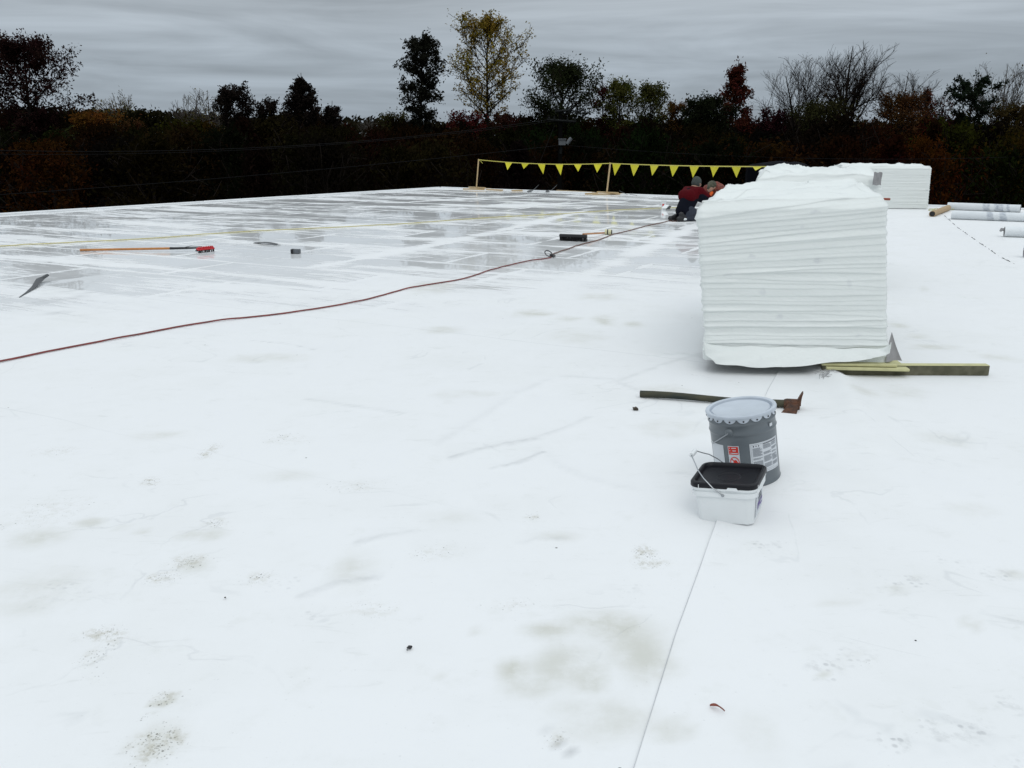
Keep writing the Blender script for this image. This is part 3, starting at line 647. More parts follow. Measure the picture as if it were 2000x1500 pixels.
make_tree('leafless tree leaning right beside the tallest leafless tree', 1738, 138, 255, 120, 60, BR, 'vase', 200, .12, .3, nl=22, up=.8, twigs=8, lv3=8, curve=.22, seed=44, lean=(1.2, 0), name='bare_tree', minr=.006, rt=.2)
make_tree('rust brown bushy tree below the leafless trees', 1760, 185, 270, 120, 57, (.075, .036, .014), 'oval', 3200, .2, .32, nl=26, seed=46, name='brown_tree')
make_tree('olive bushy tree in front of the left leafless tree', 1610, 200, 275, 130, 56, (.034, .034, .013), 'oval', 2600, .22, .32, nl=26, seed=47, name='green_tree')
make_tree('narrow bright rust red tree on the right', 1815, 165, 258, 44, 62, (.12, .030, .016), 'cone', 1600, .2, .24, nl=22, seed=48, name='red_tree', up=.9)
make_tree('thin half bare tree with few red leaves next to the pine', 1848, 180, 270, 54, 63, (.07, .02, .018), 'vase', 420, .18, .3, nl=16, up=1.0, twigs=6, lv3=3, seed=49, name='bare_tree', minr=.012)
make_tree('dark pine with tufted branches near the right edge', 1905, 140, 262, 92, 58, (.016, .024, .014), 'oval', 3600, .22, .17, nl=24, up=.3, twigs=6, seed=51, name='pine_tree', rt=.22)
make_tree('pale leafless tree at the right edge of the photo', 1972, 120, 262, 120, 60, (.08, .06, .03), 'vase', 350, .14, .3, nl=26, up=.85, twigs=8, lv3=6, curve=.20, seed=53, bark=M_BARKP, name='bare_tree', minr=.006)
make_tree('yellow brown bushy tree under the pale leafless tree', 1985, 205, 275, 100, 57, (.055, .040, .014), 'oval', 2600, .22, .3, nl=22, seed=54, name='brown_tree')
make_tree('orange leafed tree low on the left wood edge', 175, 222, 275, 90, 60, (.125, .055, .012), 'oval', 2600, .24, .32, nl=24, seed=56, name='orange_tree')
make_tree('dull green round tree below the left orange one', 150, 262, 340, 100, 52, (.030, .036, .012), 'oval', 3000, .24, .34, nl=26, seed=57, name='green_tree')
make_tree('small rust tree behind the leaning olive tree', 262, 232, 280, 60, 61, (.06, .030, .012), 'oval', 1500, .24, .3, nl=20, seed=58, name='brown_tree')

# copies: dark bushy trees that make up the wood edge
protos = []
for k, (c_, st_) in enumerate([(DK, 'oval'), (DG, 'oval'), ((.030, .018, .011), 'oval'), ((.022, .013, .013), 'cone'), ((.030, .028, .012), 'oval')]):
    t = thing('woodland_tree', 'dark bushy tree of the dense wood edge behind the roof', 'tree', (0, 0, GZ), (0, 0, 0), 'dark bushy trees of the wood edge')
    T_ = Tree(8.2, .12, {'oval': env_oval, 'cone': env_cone}[st_](3.0), nl=34, up=.5, seed=70 + k, twigs=6)
    T_.wood('trunk', M_BARK, t, .02); T_.leaves('crown', t, 9500, .22, .42, c_, 80 + k); protos.append((t, c_))
rr = random.Random(5); spots = []
for row, (Yd, top, step) in enumerate([(44, 285, 78), (52, 262, 74), (66, 246, 84)]):
    px = -110 + row * 29
    while px < 2600:
        spots.append((px + rr.uniform(-18, 18), top + rr.choice([rr.uniform(-8, 14), rr.uniform(-26, 4)]) - (8 if row == 2 and px > 1000 else 0), Yd + rr.uniform(-3, 3))); px += step * rr.uniform(.6, 1.1)
def copy_tree(o, parent=None):
    c = o.copy(); C.objects.link(c); c.parent = parent
    for ch in list(o.children): copy_tree(ch, c)
    return c
used = set()
tints = [(1, 1, 1), (1.5, 1.2, .9), (1.1, 1.5, 1), (1.8, 1.1, .8), (.8, .9, 1), (1.3, 1.3, 1)]
for i, (px, top, Yd) in enumerate(spots):
    k = rr.randrange(5); pr, c_ = protos[k]
    loc, H = place(px, top, Yd)
    cp = pr if k not in used else copy_tree(pr)
    used.add(k); s_ = H / 8.2
    cp.location = loc; cp.scale = (s_ * rr.uniform(.62, 1.0), s_ * rr.uniform(.7, 1), s_); cp.rotation_euler.z = rr.uniform(0, 6.28)
    tn = tints[rr.randrange(6)]
    if rr.random() < .22: tn = rr.choice([(3.4, 2.1, 1.1), (2.6, 2.6, 1.2), (2.7, 1.3, 1.1)])
    if px > 1500: tn = (tn[0] * 1.5, tn[1] * 1.25, tn[2])
    for ch in cp.children:
        if ch.name.startswith('crown'): ch.color = (c_[0] * tn[0] * .30, c_[1] * tn[1] * .30, c_[2] * tn[2] * .29, 1)
# undergrowth filling the wood, and the far wooded rise
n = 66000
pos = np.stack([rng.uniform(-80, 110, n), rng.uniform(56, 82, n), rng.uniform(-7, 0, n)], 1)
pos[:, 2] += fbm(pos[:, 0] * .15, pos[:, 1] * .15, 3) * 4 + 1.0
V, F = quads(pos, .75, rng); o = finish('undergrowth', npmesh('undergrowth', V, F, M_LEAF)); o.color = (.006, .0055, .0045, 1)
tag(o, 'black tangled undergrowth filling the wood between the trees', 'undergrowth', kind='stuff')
n = 60000
x_ = rng.uniform(-150, 150, n); y_ = rng.uniform(120, 210, n)
top = 1.5 + y_ * (.0165 + .016 * smooth(0, -100, x_)) + fbm(x_ * .12, y_ * .12, 8) * 4.0 + fbm(x_ * .5, y_ * .5, 18) * 1.5
z_ = top - rng.random(n) ** 2 * 9
V, F = quads(np.stack([x_, y_, z_], 1), 1.0, rng); o = finish('distant_woods', npmesh('distant_woods', V, F, M_LEAF)); o.color = (.016, .014, .008, 1)
tag(o, 'far dark autumn woods on the low rise behind the trees', 'woods', kind='stuff')

# ------------------------------------------------------------------ utility pole and power lines
YP = 40
up_ = thing('utility_pole', 'dark utility pole with two crossarms and a grey box', 'utility pole', (P(1095, 218, YP).x, YP, GZ))
mb = MB(); tp = P(1095, 216, YP); mb.tube([(tp.x, YP, GZ), tp], [.13, .09], 10); mb.build('pole', M_POLEW, up_, world=True, smooth=True)
for (a, b) in (((1069, 234), (1125, 238)), ((1084, 218), (1118, 215))):
    mb = MB(); A, B = P(*a, YP - .18), P(*b, YP - .18); mb.tube([A, B], .055, 4); mb.build('crossarm', M_ARM, up_, world=True)
for a in ((1072, 231), (1083, 232), (1108, 234), (1123, 235), (1086, 214), (1116, 212)):
    mb = MB(); A = P(*a, YP - .18); mb.tube([A - Vector((0, 0, .05)), A, A + Vector((0, 0, .04)), A + Vector((0, 0, .12))], [.03, .05, .03, .04], 8); mb.build('insulator', M_ARM, up_, world=True)
mb = MB()
for y0 in (216, 221): mb.tube([P(1132, y0, YP - .3), P(1144, y0 + .5, YP - .3)], .025, 5)
mb.tube([P(1125, 218, YP - .3), P(1134, 220, YP - .3)], .025, 5); mb.tube([P(1095, 222, YP - .1), P(1133, 218, YP - .3)], .02, 5)
mb.build('bracket', M_ARM, up_, world=True)
mb = MB(); c = P(1098, 278.5, YP - .28); mb.box(c, (.30, .2, .24), bev=.02); mb.box(c + Vector((0, -.02, .14)), (.34, .26, .04), bev=.01); mb.build('cable_box', M_GREYB, up_, world=True)
mb = MB(); mb.tube([P(1107, 281, YP - .3), P(1116, 269.5, YP - .3)], [.09, .08], 12); mb.build('lamp', M_GREYB, up_, world=True, smooth=True)
mb = MB(); mb.tube([P(1096, 286, YP - .15), P(1095, 300, YP - .15)], .05, 8); mb.build('conduit', M_ARM, up_, world=True)
def wire(name, label, pts, rad, m, cat='cable', parent=None, n=5):
    mb = MB(); mb.tube(pts, rad, n); return tag(mb.build(name, m, None, base=pts[0]), label, cat)
def sag(a, b, s=.3, n=14): return [a.lerp(b, i / n) - Vector((0, 0, s * 4 * (i / n) * (1 - i / n))) for i in range(n + 1)]
wire('power_line', 'upper power line running left from the utility pole', sag(P(-120, 290, 34), P(1070, 234, YP - .2), .55, 24), .012, M_CABLE, 'power line')
wire('power_line', 'power line just below the upper one left of the pole', sag(P(-120, 299, 34), P(1083, 236, YP - .2), .5, 24), .009, M_CABLE, 'power line')
wire('power_line', 'lower power line running left from the grey pole box', sag(P(-120, 388, 34), P(1092, 284, YP - .2), .15, 24), .012, M_CABLE, 'power line')
wire('power_line', 'power line running right from the utility pole', sag(P(1107, 284, YP), P(2120, 300, 42), .4, 24), .010, M_CABLE, 'power line')
wire('guy_wire', 'slanting thin stay wire below the lower crossarm', [P(1084, 243, YP - .1), P(1055, 315, YP - 1)], .009, M_ARM, 'stay wire')

# ------------------------------------------------------------------ wrapped stacks of insulation boards
def ridged(S, Zc, H, seed, big):
    r = np.random.default_rng(seed); h = np.zeros_like(S)
    nr = int(H / .032)
    for i in range(nr):
        z0 = H * (i + .5 + r.uniform(-.25, .25)) / nr; k = smooth(.45, .95, z0 / H) * big
        sl = r.normal(0, .012) + k * .085
        zz = z0 + sl * (S - .7) + (vnoise(S * 1.3, S * 0 + i, seed) - .5) * .03
        wd = r.uniform(.005, .010) * (1 + k); am = (.5 + .9 * vnoise(S * 2.1, S * 0 + i * 7.3, seed + 2)) * r.uniform(.006, .011) * (1 + .4 * k)
        q = (Zc - zz) / wd; h += .6 * am * np.exp(-np.where(q > 0, q * .5, q * 2.2) ** 2)
    h += fbm(S * 5, Zc * 22, seed + 5, 3) * .006
    return h
def stack(label, cb, ct, seed, big=1.0, nz=170, topfold=.06, flare=.05, ds=.012):
    """cb, ct: four bottom / top corners (near left, near right, far right, far left)"""
    base = sum(cb, Vector()) / 4; t = thing('wrapped_pallet', label, 'insulation stack', (base.x, base.y, 0), (0, 0, 0), 'insulation stacks wrapped in white sheeting')
    H = ct[0].z - cb[0].z
    # perimeter samples with rounded corners
    def rim(c, rr_=.035):
        pts = []; ss = []
        for i in range(4):
            a, b, nx = c[i - 1], c[i], c[(i + 1) % 4]
            d0 = (b - a).normalized(); d1 = (nx - b).normalized()
            for k in range(5):
                f = k / 4; p0 = b - d0 * rr_; p1 = b + d1 * rr_; pts.append(p0.lerp(b, f).lerp(b.lerp(p1, f), f))
            q0 = b + d1 * rr_; q1 = nx - d1 * rr_; m = max(3, int((q1 - q0).length / ds))
            pts += [q0.lerp(q1, j / m) for j in range(1, m)]
        return pts
    rb = rim([Vector((*c[:2], cb[0].z)) for c in cb]); rt_ = rim([Vector(c) for c in ct])
    n = min(len(rb), len(rt_)); 
    def resamp(p): return [p[int(i * len(p) / n)] for i in range(n)]
    rb = np.array([tuple(p) for p in resamp(rb)]); rt_ = np.array([tuple(p) for p in resamp(rt_)])
    d = np.linalg.norm(np.roll(rb, -1, 0) - rb, axis=1); S1 = np.concatenate([[0], np.cumsum(d)[:-1]]); per = d.sum()
    tg = np.roll(rb, -1, 0) - np.roll(rb, 1, 0); nrm = np.stack([tg[:, 1], -tg[:, 0], tg[:, 0] * 0], 1); nrm /= np.maximum(1e-6, np.linalg.norm(nrm, axis=1))[:, None]
    f = np.linspace(0, 1, nz); S, Fz = np.meshgrid(S1, f, indexing='ij'); Sx = np.abs(S - per / 2)
    h = ridged(S, Fz * H, H, seed, big)
    blk = vnoise(S * 0 + 3, Fz * 22, seed + 31) - .5                     # boards not quite flush
    h = h + blk * .006 + flare * np.exp(-(Fz / .10) ** 2) * (.4 + vnoise(S * 2, Fz * 0, seed + 8))
    h -= .03 * smooth(.94, 1, Fz)
    Pm = rb[:, None, :] * (1 - Fz[..., None]) + rt_[:, None, :] * Fz[..., None] + nrm[:, None, :] * h[..., None]
    zoff = fbm(S * 1.7, S * 0, seed + 3) * .03 * (1 - Fz)
    Pm[..., 2] += zoff + (smooth(.9, 1, Fz) * fbm(S * 1.5, S * 0 + 2, seed + 4) * topfold)
    V = Pm.reshape(-1, 3); F = []
    i = np.arange(n)[:, None] * nz + np.arange(nz - 1)[None, :]; j = ((np.arange(n) + 1) % n)[:, None] * nz + np.arange(nz - 1)[None, :]
    F = np.stack([i, j, j + 1, i + 1], -1).reshape(-1, 4)
    # fold the same sheet in over the top with slack folds
    topring = Pm[:, -1, :]; cen = topring.mean(0); K = 40; tops = []
    for k in range(1, K + 1):
        q = (k / K) ** .85; ring = topring * (1 - q) + cen * q
        amp = topfold * smooth(0, .15, q) * np.clip(1.05 - q, 0, 1) ** .3
        fx = ring[:, 0]; fy = ring[:, 1]
        ridg = 1 - np.abs(2 * vnoise(fx * 1.9 + fy * 1.1 + seed, fy * 2.3 - fx * .6, seed + 11) - 1)
        rid2 = 1 - np.abs(2 * vnoise(fx * 5 - fy * 2, fy * 4 + fx, seed + 12) - 1)
        ring = ring.copy(); ring[:, 2] = topring[:, 2] * (1 - q) + (cen[2]) * q + amp * (ridg ** 2 * .9 + rid2 ** 2 * .3 - .3)
        tops.append(ring)
    allV = [V]; b0 = len(V); prev = np.arange(n) * nz + nz - 1
    for k, ring in enumerate(tops):
        allV.append(ring); cur = b0 + k * n + np.arange(n)
        F = np.concatenate([F, np.stack([prev, np.roll(prev, -1), np.roll(cur, -1), cur], -1)]); prev = cur
    V = np.concatenate(allV) - np.array([base.x, base.y, 0])
    me = npmesh('wrapping', V, F, M_WRAP); me.polygons.foreach_set('use_smooth', [True] * len(me.polygons)); finish('wrapping', me, t)
    return t
def box4(a, b, depth, dirv):
    return [a, b, b + dirv * depth, a + dirv * depth]
# nearest stack
ZB = .095
bl = G(1378, 698, ZB); az = R(5); ac = Vector((math.cos(az), -math.sin(az), 0)); Wd = 0
for _ in range(60):                                   # walk along the face until it reaches the right corner seen in the photo
    br_ = bl + ac * Wd; zc_ = Vector((br_.x, br_.y, ZB - EYE)).dot(FW)
    if 1000 + FPX * br_.x / zc_ >= 1726: break
    Wd += .025
fd = Vector((math.sin(R(16)), math.cos(R(16)), 0))
tl = P(1360, 398, bl.y); trr = P(1731, 392, br_.y); zt = (tl.z + trr.z) / 2 - .02
cb = [Vector((p.x, p.y, ZB - .004)) for p in box4(bl, br_, 2.2, fd)]
ct = [Vector((p.x, p.y, zt)) for p in box4(Vector((tl.x, bl.y, 0)), Vector((trr.x, br_.y, 0)), 2.2, fd)]
ct[0].z = P(1360, 396, ct[0].y).z; ct[1].z = P(1731, 386, ct[1].y).z; ct[2].z = P(1700, 356, ct[2].y).z; ct[3].z = P(1440, 378, ct[3].y).z
st1 = stack('nearest wrapped stack, standing on yellow foam sheets beside the buckets', cb, ct, 3, 1.0, ds=.009, nz=330, topfold=.085, flare=.022)
# loose sheet end lying along the foot of the stack
mb = MB(); pts_t = []; 
A = [(1374, 668), (1378, 692), (1398, 710), (1460, 717), (1530, 718), (1620, 709), (1700, 702), (1738, 690), (1741, 668)]
gu = 64; V = []
for i in range(gu + 1):
    t = i / gu * (len(A) - 1); k = min(int(t), len(A) - 2); f_ = t - k
    px = A[k][0] * (1 - f_) + A[k + 1][0] * f_; py = A[k][1] * (1 - f_) + A[k + 1][1] * f_
    yb_ = bl.y + (br_.y - bl.y) * i / gu - .09; o_ = P(px, py, yb_); o_.z = max(o_.z, .03); inn = bl.lerp(br_, i / gu) + Vector((-.004 + .008 * i / gu, -.022, .085 + .004 * math.sin(i * .5)))
    for j in range(9):
        q = j / 8; v = inn.lerp(o_, q); v.z += .006 * math.sin(q * 3.14) + .004 * math.sin(i * .7 + q * 5) * q; V.append(v)
mb.add(V, [(i * 9 + j, i * 9 + 9 + j, i * 9 + 10 + j, i * 9 + j + 1) for i in range(gu) for j in range(8)])
o = mb.build('skirt_sheet', M_WRAP, st1, world=True, smooth=True); sm = o.modifiers.new('s', 'SOLIDIFY'); sm.thickness = .003
# second and third stacks
d2 = 9.2; a2 = P(1474, 350, d2); b2 = P(1724, 350, d2 - .1)
f2 = Vector((-.0, 1, 0)); f2 = (fd + Vector((.0, 0, 0))).normalized()
z2 = P(1600, 346, d2).z
c2 = box4(Vector((a2.x, a2.y, .05)), Vector((b2.x, b2.y, .05)), 2.3, f2); t2 = [Vector((p.x, p.y, z2)) for p in c2]
stack('middle wrapped stack with a grey taped patch, behind the nearest one', c2, t2, 9, .7, nz=130, topfold=.11, ds=.02)
a3 = G(1648, 407); b3 = G(1812, 409); ac3 = (b3 - a3).normalized(); f3 = Vector((-ac3.y, ac3.x, 0))
c3 = box4(Vector((*a3[:2], .02)), Vector((*b3[:2], .02)), 1.2, f3)
tA = P(1643, 322, a3.y); tB = P(1820, 328, b3.y)
t3 = [Vector((p.x, p.y, tA.z - .02)) for p in box4(Vector((tA.x, a3.y, 0)), Vector((tB.x, b3.y, 0)), 1.2, f3)]
st3 = stack('farthest wrapped stack near the roof edge, crisp and square', c3, t3, 15, .1, nz=80, topfold=.07, flare=.0, ds=.03)
# taped patch of the middle stack
mb = MB(); q = P(1713, 349, d2 - .14); V = []
for i in range(7):
    for j in range(7): V.append(q + Vector(((i / 6 - .5) * .085, -.01 + .006 * math.sin(i * 2 + j), (j / 6 - .5) * .125 + .004 * math.sin(i * 1.7))))
mb.add(V, [(i * 7 + j, i * 7 + 7 + j, i * 7 + 8 + j, i * 7 + j + 1) for i in range(6) for j in range(6)])
tag(mb.build('tape_patch', M_GREYP, None, base=q, smooth=True), 'grey taped patch on the corner of the middle stack', 'tape patch')
# loose peaked flaps of sheeting on the nearest stack
for k, (x0, y0, w_, h_, dd) in enumerate([(1573, 361, .10, .075, 1.55), (1540, 377, .13, .05, 1.0)]):
    c = P(x0, y0, bl.y + dd); mb = MB(); V = []
    for i in range(7):
        for j in range(5):
            u = i / 6 - .5; v = j / 4; V.append(c + Vector((u * w_ * (1.05 - v) + .02 * v, .03 * math.sin(u * 4) - .05 * v + .05, v * h_ * (1 - abs(u) * .5) - .04)))
    mb.add(V, [(i * 5 + j, i * 5 + 5 + j, i * 5 + 6 + j, i * 5 + j + 1) for i in range(6) for j in range(4)])
    o = mb.build('loose_flap', M_WRAP, st1, world=True, smooth=True); o.modifiers.new('s', 'SOLIDIFY').thickness = .002
# foam sheets and board under the nearest stack
def slab(name, label, cat, pxs, z0, z1, depth, m, back=None):
    a = G(pxs[0][0], pxs[0][1], z0); b = G(pxs[1][0], pxs[1][1], z0); d = (b - a).normalized(); nn = Vector((-d.y, d.x, 0))
    ln = (b - a).length; c = (a + b) / 2 + nn * depth / 2; c.z = (z0 + z1) / 2
    mb = MB(); mb.box(c, (ln, depth, z1 - z0), Matrix.Rotation(math.atan2(d.y, d.x), 3, 'Z'), bev=.004)
    return tag(mb.build(name, m, None, base=(c.x, c.y, z0)), label, cat)
o = slab('insulation_board', 'long olive edged board sticking out right from under the stack', 'board', ((1606, 733), (1931, 734)), .006, .078, .055, M_FACER)
o.data.materials.append(M_FOAM)
for p in o.data.polygons:
    if p.normal.z > .5: p.material_index = 1
def sheet_under(label, x0, x1, z0, z1, out_):
    ya = br_.y - out_; A_ = P(x0, 710, ya); B_ = P(x1, 710, ya); A_.z = B_.z = (z0 + z1) / 2; dd_ = .9
    mb = MB(); c = (A_ + B_) / 2 + Vector((.10, dd_ / 2, 0)); mb.box(c, ((B_ - A_).length, dd_, z1 - z0), Euler((0, 0, -R(5))).to_matrix(), bev=.003)
    tag(mb.build('foam_sheet', M_FOAM, None, base=(c.x, c.y, z0)), label, 'foam sheet')
sheet_under('lower yellow foam sheet under the stack, resting on the olive board', 1600, 1758, .050, .068, .09)
sheet_under('short upper yellow foam sheet directly under the stack', 1590, 1733, .072, .089, .06)
mb = MB(); V = []
for i in range(9):
    for j in range(7):
        u, v = i / 8, j / 6
        a_ = P(1742, 648, br_.y + .06); b_ = P(1762, 705, br_.y - .02); c_ = P(1728, 706, br_.y - .02)
        e = b_.lerp(c_, u); V.append(a_.lerp(e, v) + Vector((0, .02 * math.sin(u * 5) * v + .015 * math.sin(v * 3), 0)))
mb.add(V, [(i * 7 + j, i * 7 + 7 + j, i * 7 + 8 + j, i * 7 + j + 1) for i in range(8) for j in range(6)])
tag(mb.build('facer_sheet', M_GREYP, None, base=V[0], smooth=True), 'torn grey paper sheet flaring from the foot of the nearest stack', 'paper sheet')
# frayed fibres at the left of the board
mb = MB(); r_ = random.Random(3)
for k in range(34):
    p = G(r_.uniform(1600, 1632), r_.uniform(722, 733), .03); pts = [p]
    d = Vector((r_.uniform(-1, 1), -r_.uniform(.3, 1), r_.uniform(-.2, .3))).normalized()
    for i in range(4): pts.append(pts[-1] + d * .02); d = (d + Vector((r_.uniform(-.6, .6), r_.uniform(-.6, .6), -.25))).normalized()
    for q in pts: q.z = max(q.z, zr(q) + .008)
    mb.tube(pts, .0013, 3)
tag(mb.build('frayed_fibres', M_GREYP, None, base=G(1610, 730)), 'wisp of frayed fibres at the edge of the olive board', 'fibres')
mb = MB(); a_ = P(1734, 388.5, 7.4); b_ = P(1748, 389, 7.35)
mb.box((a_ + b_) / 2 - Vector((.06, 0, 0)), (.09, .04, .018), Euler((0, .02, .1)), bev=.003)
tag(mb.build('wood_stick', mat('red_wood', (.26, .06, .03), .6), None, base=a_), 'reddish wooden stick poking out beside the nearest stack', 'stick')

# ------------------------------------------------------------------ warning line
def vec_box(mb, a, b, w_, h_, bev=.003):
    a = Vector(a); b = Vector(b); d = (b - a); M = d.to_track_quat('X', 'Z').to_matrix(); mb.box((a + b) / 2, (d.length, w_, h_), M, bev=bev)
posts = []
for k, (bx, by, tx, ty, lab) in enumerate([(930.5, 370, 935, 312, 'left wooden stand holding the end of the yellow pennant rope'), (1185, 380, 1192, 319, 'right wooden stand in the middle of the yellow pennant rope')]):
    b = G(bx, by); tpp = P(tx, ty, b.y); t = thing('line_stand', lab, 'stand', (b.x, b.y, 0), group='wooden stands of the warning line')
    mb = MB(); d = (tpp - b); M = d.to_track_quat('Z', 'Y').to_matrix(); mb.box(b + d / 2 + Vector((0, 0, .05)), (.09, .04, d.length - .06), M, bev=.004); mb.build('post', M_LUM, t, world=True)
    for s_, (a0, a1) in enumerate((((-.45, -.12), (.50, -.05)), ((-.25, .28), (.3, -.30)))):
        mb = MB(); z = .022 + s_ * .0405; vec_box(mb, (b.x + a0[0], b.y + a0[1], z), (b.x + a1[0], b.y + a1[1], z), .09, .038); mb.build('base_board', M_LUM, t, world=True)
    posts.append(tpp + Vector((0, -.03, 0)))
endp = P(1560, 325.5, posts[1].y - 7.5)
endp = P(1560, 325.5, 17.5)
fl = thing('pennant_line', 'yellow warning rope hung with triangular yellow pennants', 'pennant line', posts[0])
def rope_pt(px):
    if px < 1192:
        t = (px - 935) / (1192 - 935); a, b, s_ = posts[0], posts[1], .075
    else:
        t = None; a, b, s_ = posts[1], endp, .06
        lo, hi = 0, 1
        for _ in range(30):
            m_ = (lo + hi) / 2; q = a.lerp(b, m_)
            cx = 1000 + FPX * q.x / (Vector((q.x, q.y, q.z - EYE)).dot(FW))
            if cx < px: lo = m_
            else: hi = m_
        t = lo
    q = a.lerp(b, t); q.z -= s_ * 4 * t * (1 - t) * (.45 if px > 1192 else 1); return q
mb = MB(); mb.tube([rope_pt(x) for x in list(range(935, 1192, 12)) + [1192] + list(range(1200, 1560, 12))], .012, 5)
mb.tube([posts[0], posts[0] + Vector((.08, -.02, -.06)), posts[0] + Vector((.13, -.03, -.12))], .008, 4); mb.build('rope', M_YROPE, fl, world=True)
flags = [(991, 1006, 991, 332), (1024, 1040, 1023, 330), (1057, 1072, 1061, 340), (1091, 1106, 1095, 342), (1126, 1141, 1129, 335), (1162, 1178, 1166, 337), (1196, 1213, 1201, 343), (1231, 1249, 1237, 344),
         (1270, 1287, 1274, 343), (1308, 1326, 1314, 345), (1347, 1366, 1353, 347), (1387, 1405, 1393, 346), (1429, 1448, 1437, 347), (1470, 1490, 1474, 333)]
for k, (x0, x1, xt, yt) in enumerate(flags):
    a = rope_pt(x0); b = rope_pt(x1); c = P(xt, yt, (a.y + b.y) / 2); c.y += random.uniform(-.08, .08); mb = MB(); V = []
    for i in range(7):
        v = i / 6
        for j in range(4):
            u = j / 3; p = a.lerp(b, u).lerp(c, v); p.y += .018 * math.sin(u * 3 + k) * math.sin(v * 3) ; V.append(p)
    mb.add(V, [(i * 4 + j, i * 4 + 4 + j, i * 4 + 5 + j, i * 4 + j + 1) for i in range(6) for j in range(3)])
    o = mb.build('pennant', M_FLAG, fl, world=True, smooth=True); o.modifiers.new('s', 'SOLIDIFY').thickness = .003
planks = [((908, 370), (945, 371.5), 'short plank lying beside the foot of the left stand'), ((951, 371), (981, 372.5), 'pale plank on the far edge right of the left stand'), ((1000, 373.5), (1021, 373), 'short plank between the left stand and the black scraps'),
          ((1088, 373.5), (1160, 377.5), 'long thin plank along the far edge, left of the right stand'), ((1144, 379.5), (1168, 378.5), 'short plank end touching the foot of the right stand')]
for a, b, lab in planks:
    A = G(*a); B = G(*b); A.z = B.z = .02; mb = MB(); vec_box(mb, A, B, .09, .038); tag(mb.build('plank', M_LUM, None, base=A), lab, 'plank', 'planks on the far roof edge')
def ribbon(pts, w_, m, name, label, cat, thick=.003, side=None, ws=None, base=None):
    mb = MB(); V = []; n = len(pts)
    for i, p in enumerate(pts):
        d = pts[min(i + 1, n - 1)] - pts[max(0, i - 1)]; s_ = side or Vector((-d.y, d.x, 0)).normalized(); ww = (ws[i] if ws else w_)
        for j in range(4): V.append(p + s_ * ww * (j / 3 - .5) + Vector((0, 0, .1 * ww * math.sin(j / 3 * 3.14))))
    mb.add(V, [(i * 4 + j, i * 4 + 4 + j, i * 4 + 5 + j, i * 4 + j + 1) for i in range(n - 1) for j in range(3)])
    o = mb.build(name, m, None, base=base or pts[0], smooth=True); o.modifiers.new('s', 'SOLIDIFY').thickness = thick; return tag(o, label, cat)
for x0, lab in ((1028, 'left of two black curled scraps on the far roof edge'), (1064, 'right of two black curled scraps on the far roof edge')):
    b = G(x0 + 2, 375); pts = [b + Vector((.0 + .36 * t, .05 * t, .02 + .20 * max(0, t - .35) ** 1.3 * 1.7)) for t in [i / 9 for i in range(10)]]
    ribbon(pts, .2, M_STRIP, 'rubber_scrap', lab, 'scrap', .006, ws=[.10, .22, .26, .22, .12, .10, .10, .10, .09, .06], side=Vector((.25, 1, .25)).normalized())
for (a, b, hh, lab) in (((1209, 375), (1226, 381.5), .12, 'thin black scrap standing right of the right stand'), ((1230, 383.5), (1244, 382.5), .03, 'small dark scrap in front of the far roof edge')):
    A = G(*b); B = G(a[0], b[1]); ribbon([A.lerp(B, t) + Vector((0, 0, .015 + hh * t)) for t in (0, .25, .5, .75, 1)], .08, M_STRIP, 'rubber_scrap', lab, 'scrap', .005)
# dark tarp-covered heap in front of the wood
c = P(1525, 330, 36); M_TARP.node_tree.nodes['Principled BSDF'].inputs['Specular IOR Level'].default_value = .05; V = []; F = []; mb = MB()
for i in range(25):
    for j in range(13):
        a = i / 24 * 2 * math.pi; t = j / 12; rr_ = 1.25 * math.sin(t * math.pi / 2) * (1 + .15 * mnoise.noise(Vector((math.cos(a) * 2, math.sin(a) * 2, t * 2))))
        V.append(Vector((c.x + rr_ * math.cos(a) * 1.05, c.y + rr_ * math.sin(a), c.z + .28 * math.cos(t * math.pi / 2) - 1.0 * (t > .97) * 7 + .08 * mnoise.noise(Vector((math.cos(a) * t * 3, math.sin(a) * t * 3, 2))))))
mb.add(V, [(i * 13 + j, i * 13 + 13 + j, i * 13 + 14 + j, i * 13 + j + 1) for i in range(24) for j in range(12)])
tag(mb.build('tarpaulin_heap', M_TARP, None, base=(c.x, c.y, GZ), smooth=True), 'dark navy covered heap below the end of the pennants', 'covered heap')

# ------------------------------------------------------------------ cords
def cord(pxs, wig, rad, name, label, m, seed=1, lift=None, n=7, step=.05, cat='cord'):
    pts = [G(*p) for p in pxs]; path = []
    for i in range(len(pts) - 1):
        p0 = pts[max(0, i - 1)]; p1 = pts[i]; p2 = pts[i + 1]; p3 = pts[min(i + 2, len(pts) - 1)]
        k = max(2, int((p2 - p1).length / step))
        for j in range(k):
            t = j / k; q = .5 * ((2 * p1) + (p2 - p0) * t + (2 * p0 - 5 * p1 + 4 * p2 - p3) * t * t + (3 * p1 - p0 - 3 * p2 + p3) * t ** 3)
            path.append(q)
    path.append(pts[-1]); s_ = 0
    for i, q in enumerate(path):
        if i: s_ += (path[i] - path[i - 1]).length
        d = (path[min(i + 1, len(path) - 1)] - path[max(0, i - 1)]).normalized(); nn = Vector((-d.y, d.x, 0))
        q += nn * wig * (mnoise.noise(Vector((s_ * 1.1, seed, 0))) * 2 + .5 * mnoise.noise(Vector((s_ * 4, seed, 3))))
        q.z = zr(q) + rad + .002 + .008 * max(0, mnoise.noise(Vector((s_ * 3, seed, 9))))
        if lift: q.z += lift(s_)
    mb = MB(); mb.tube(path, rad, n); return mb.build(name, m, None, base=path[0], smooth=True), path
redp = [(-60, 722), (0, 709), (110, 686), (240, 661), (400, 632), (560, 613), (700, 590), (800, 564), (900, 547), (960, 528), (1030, 511), (1060, 507), (1077, 504)]
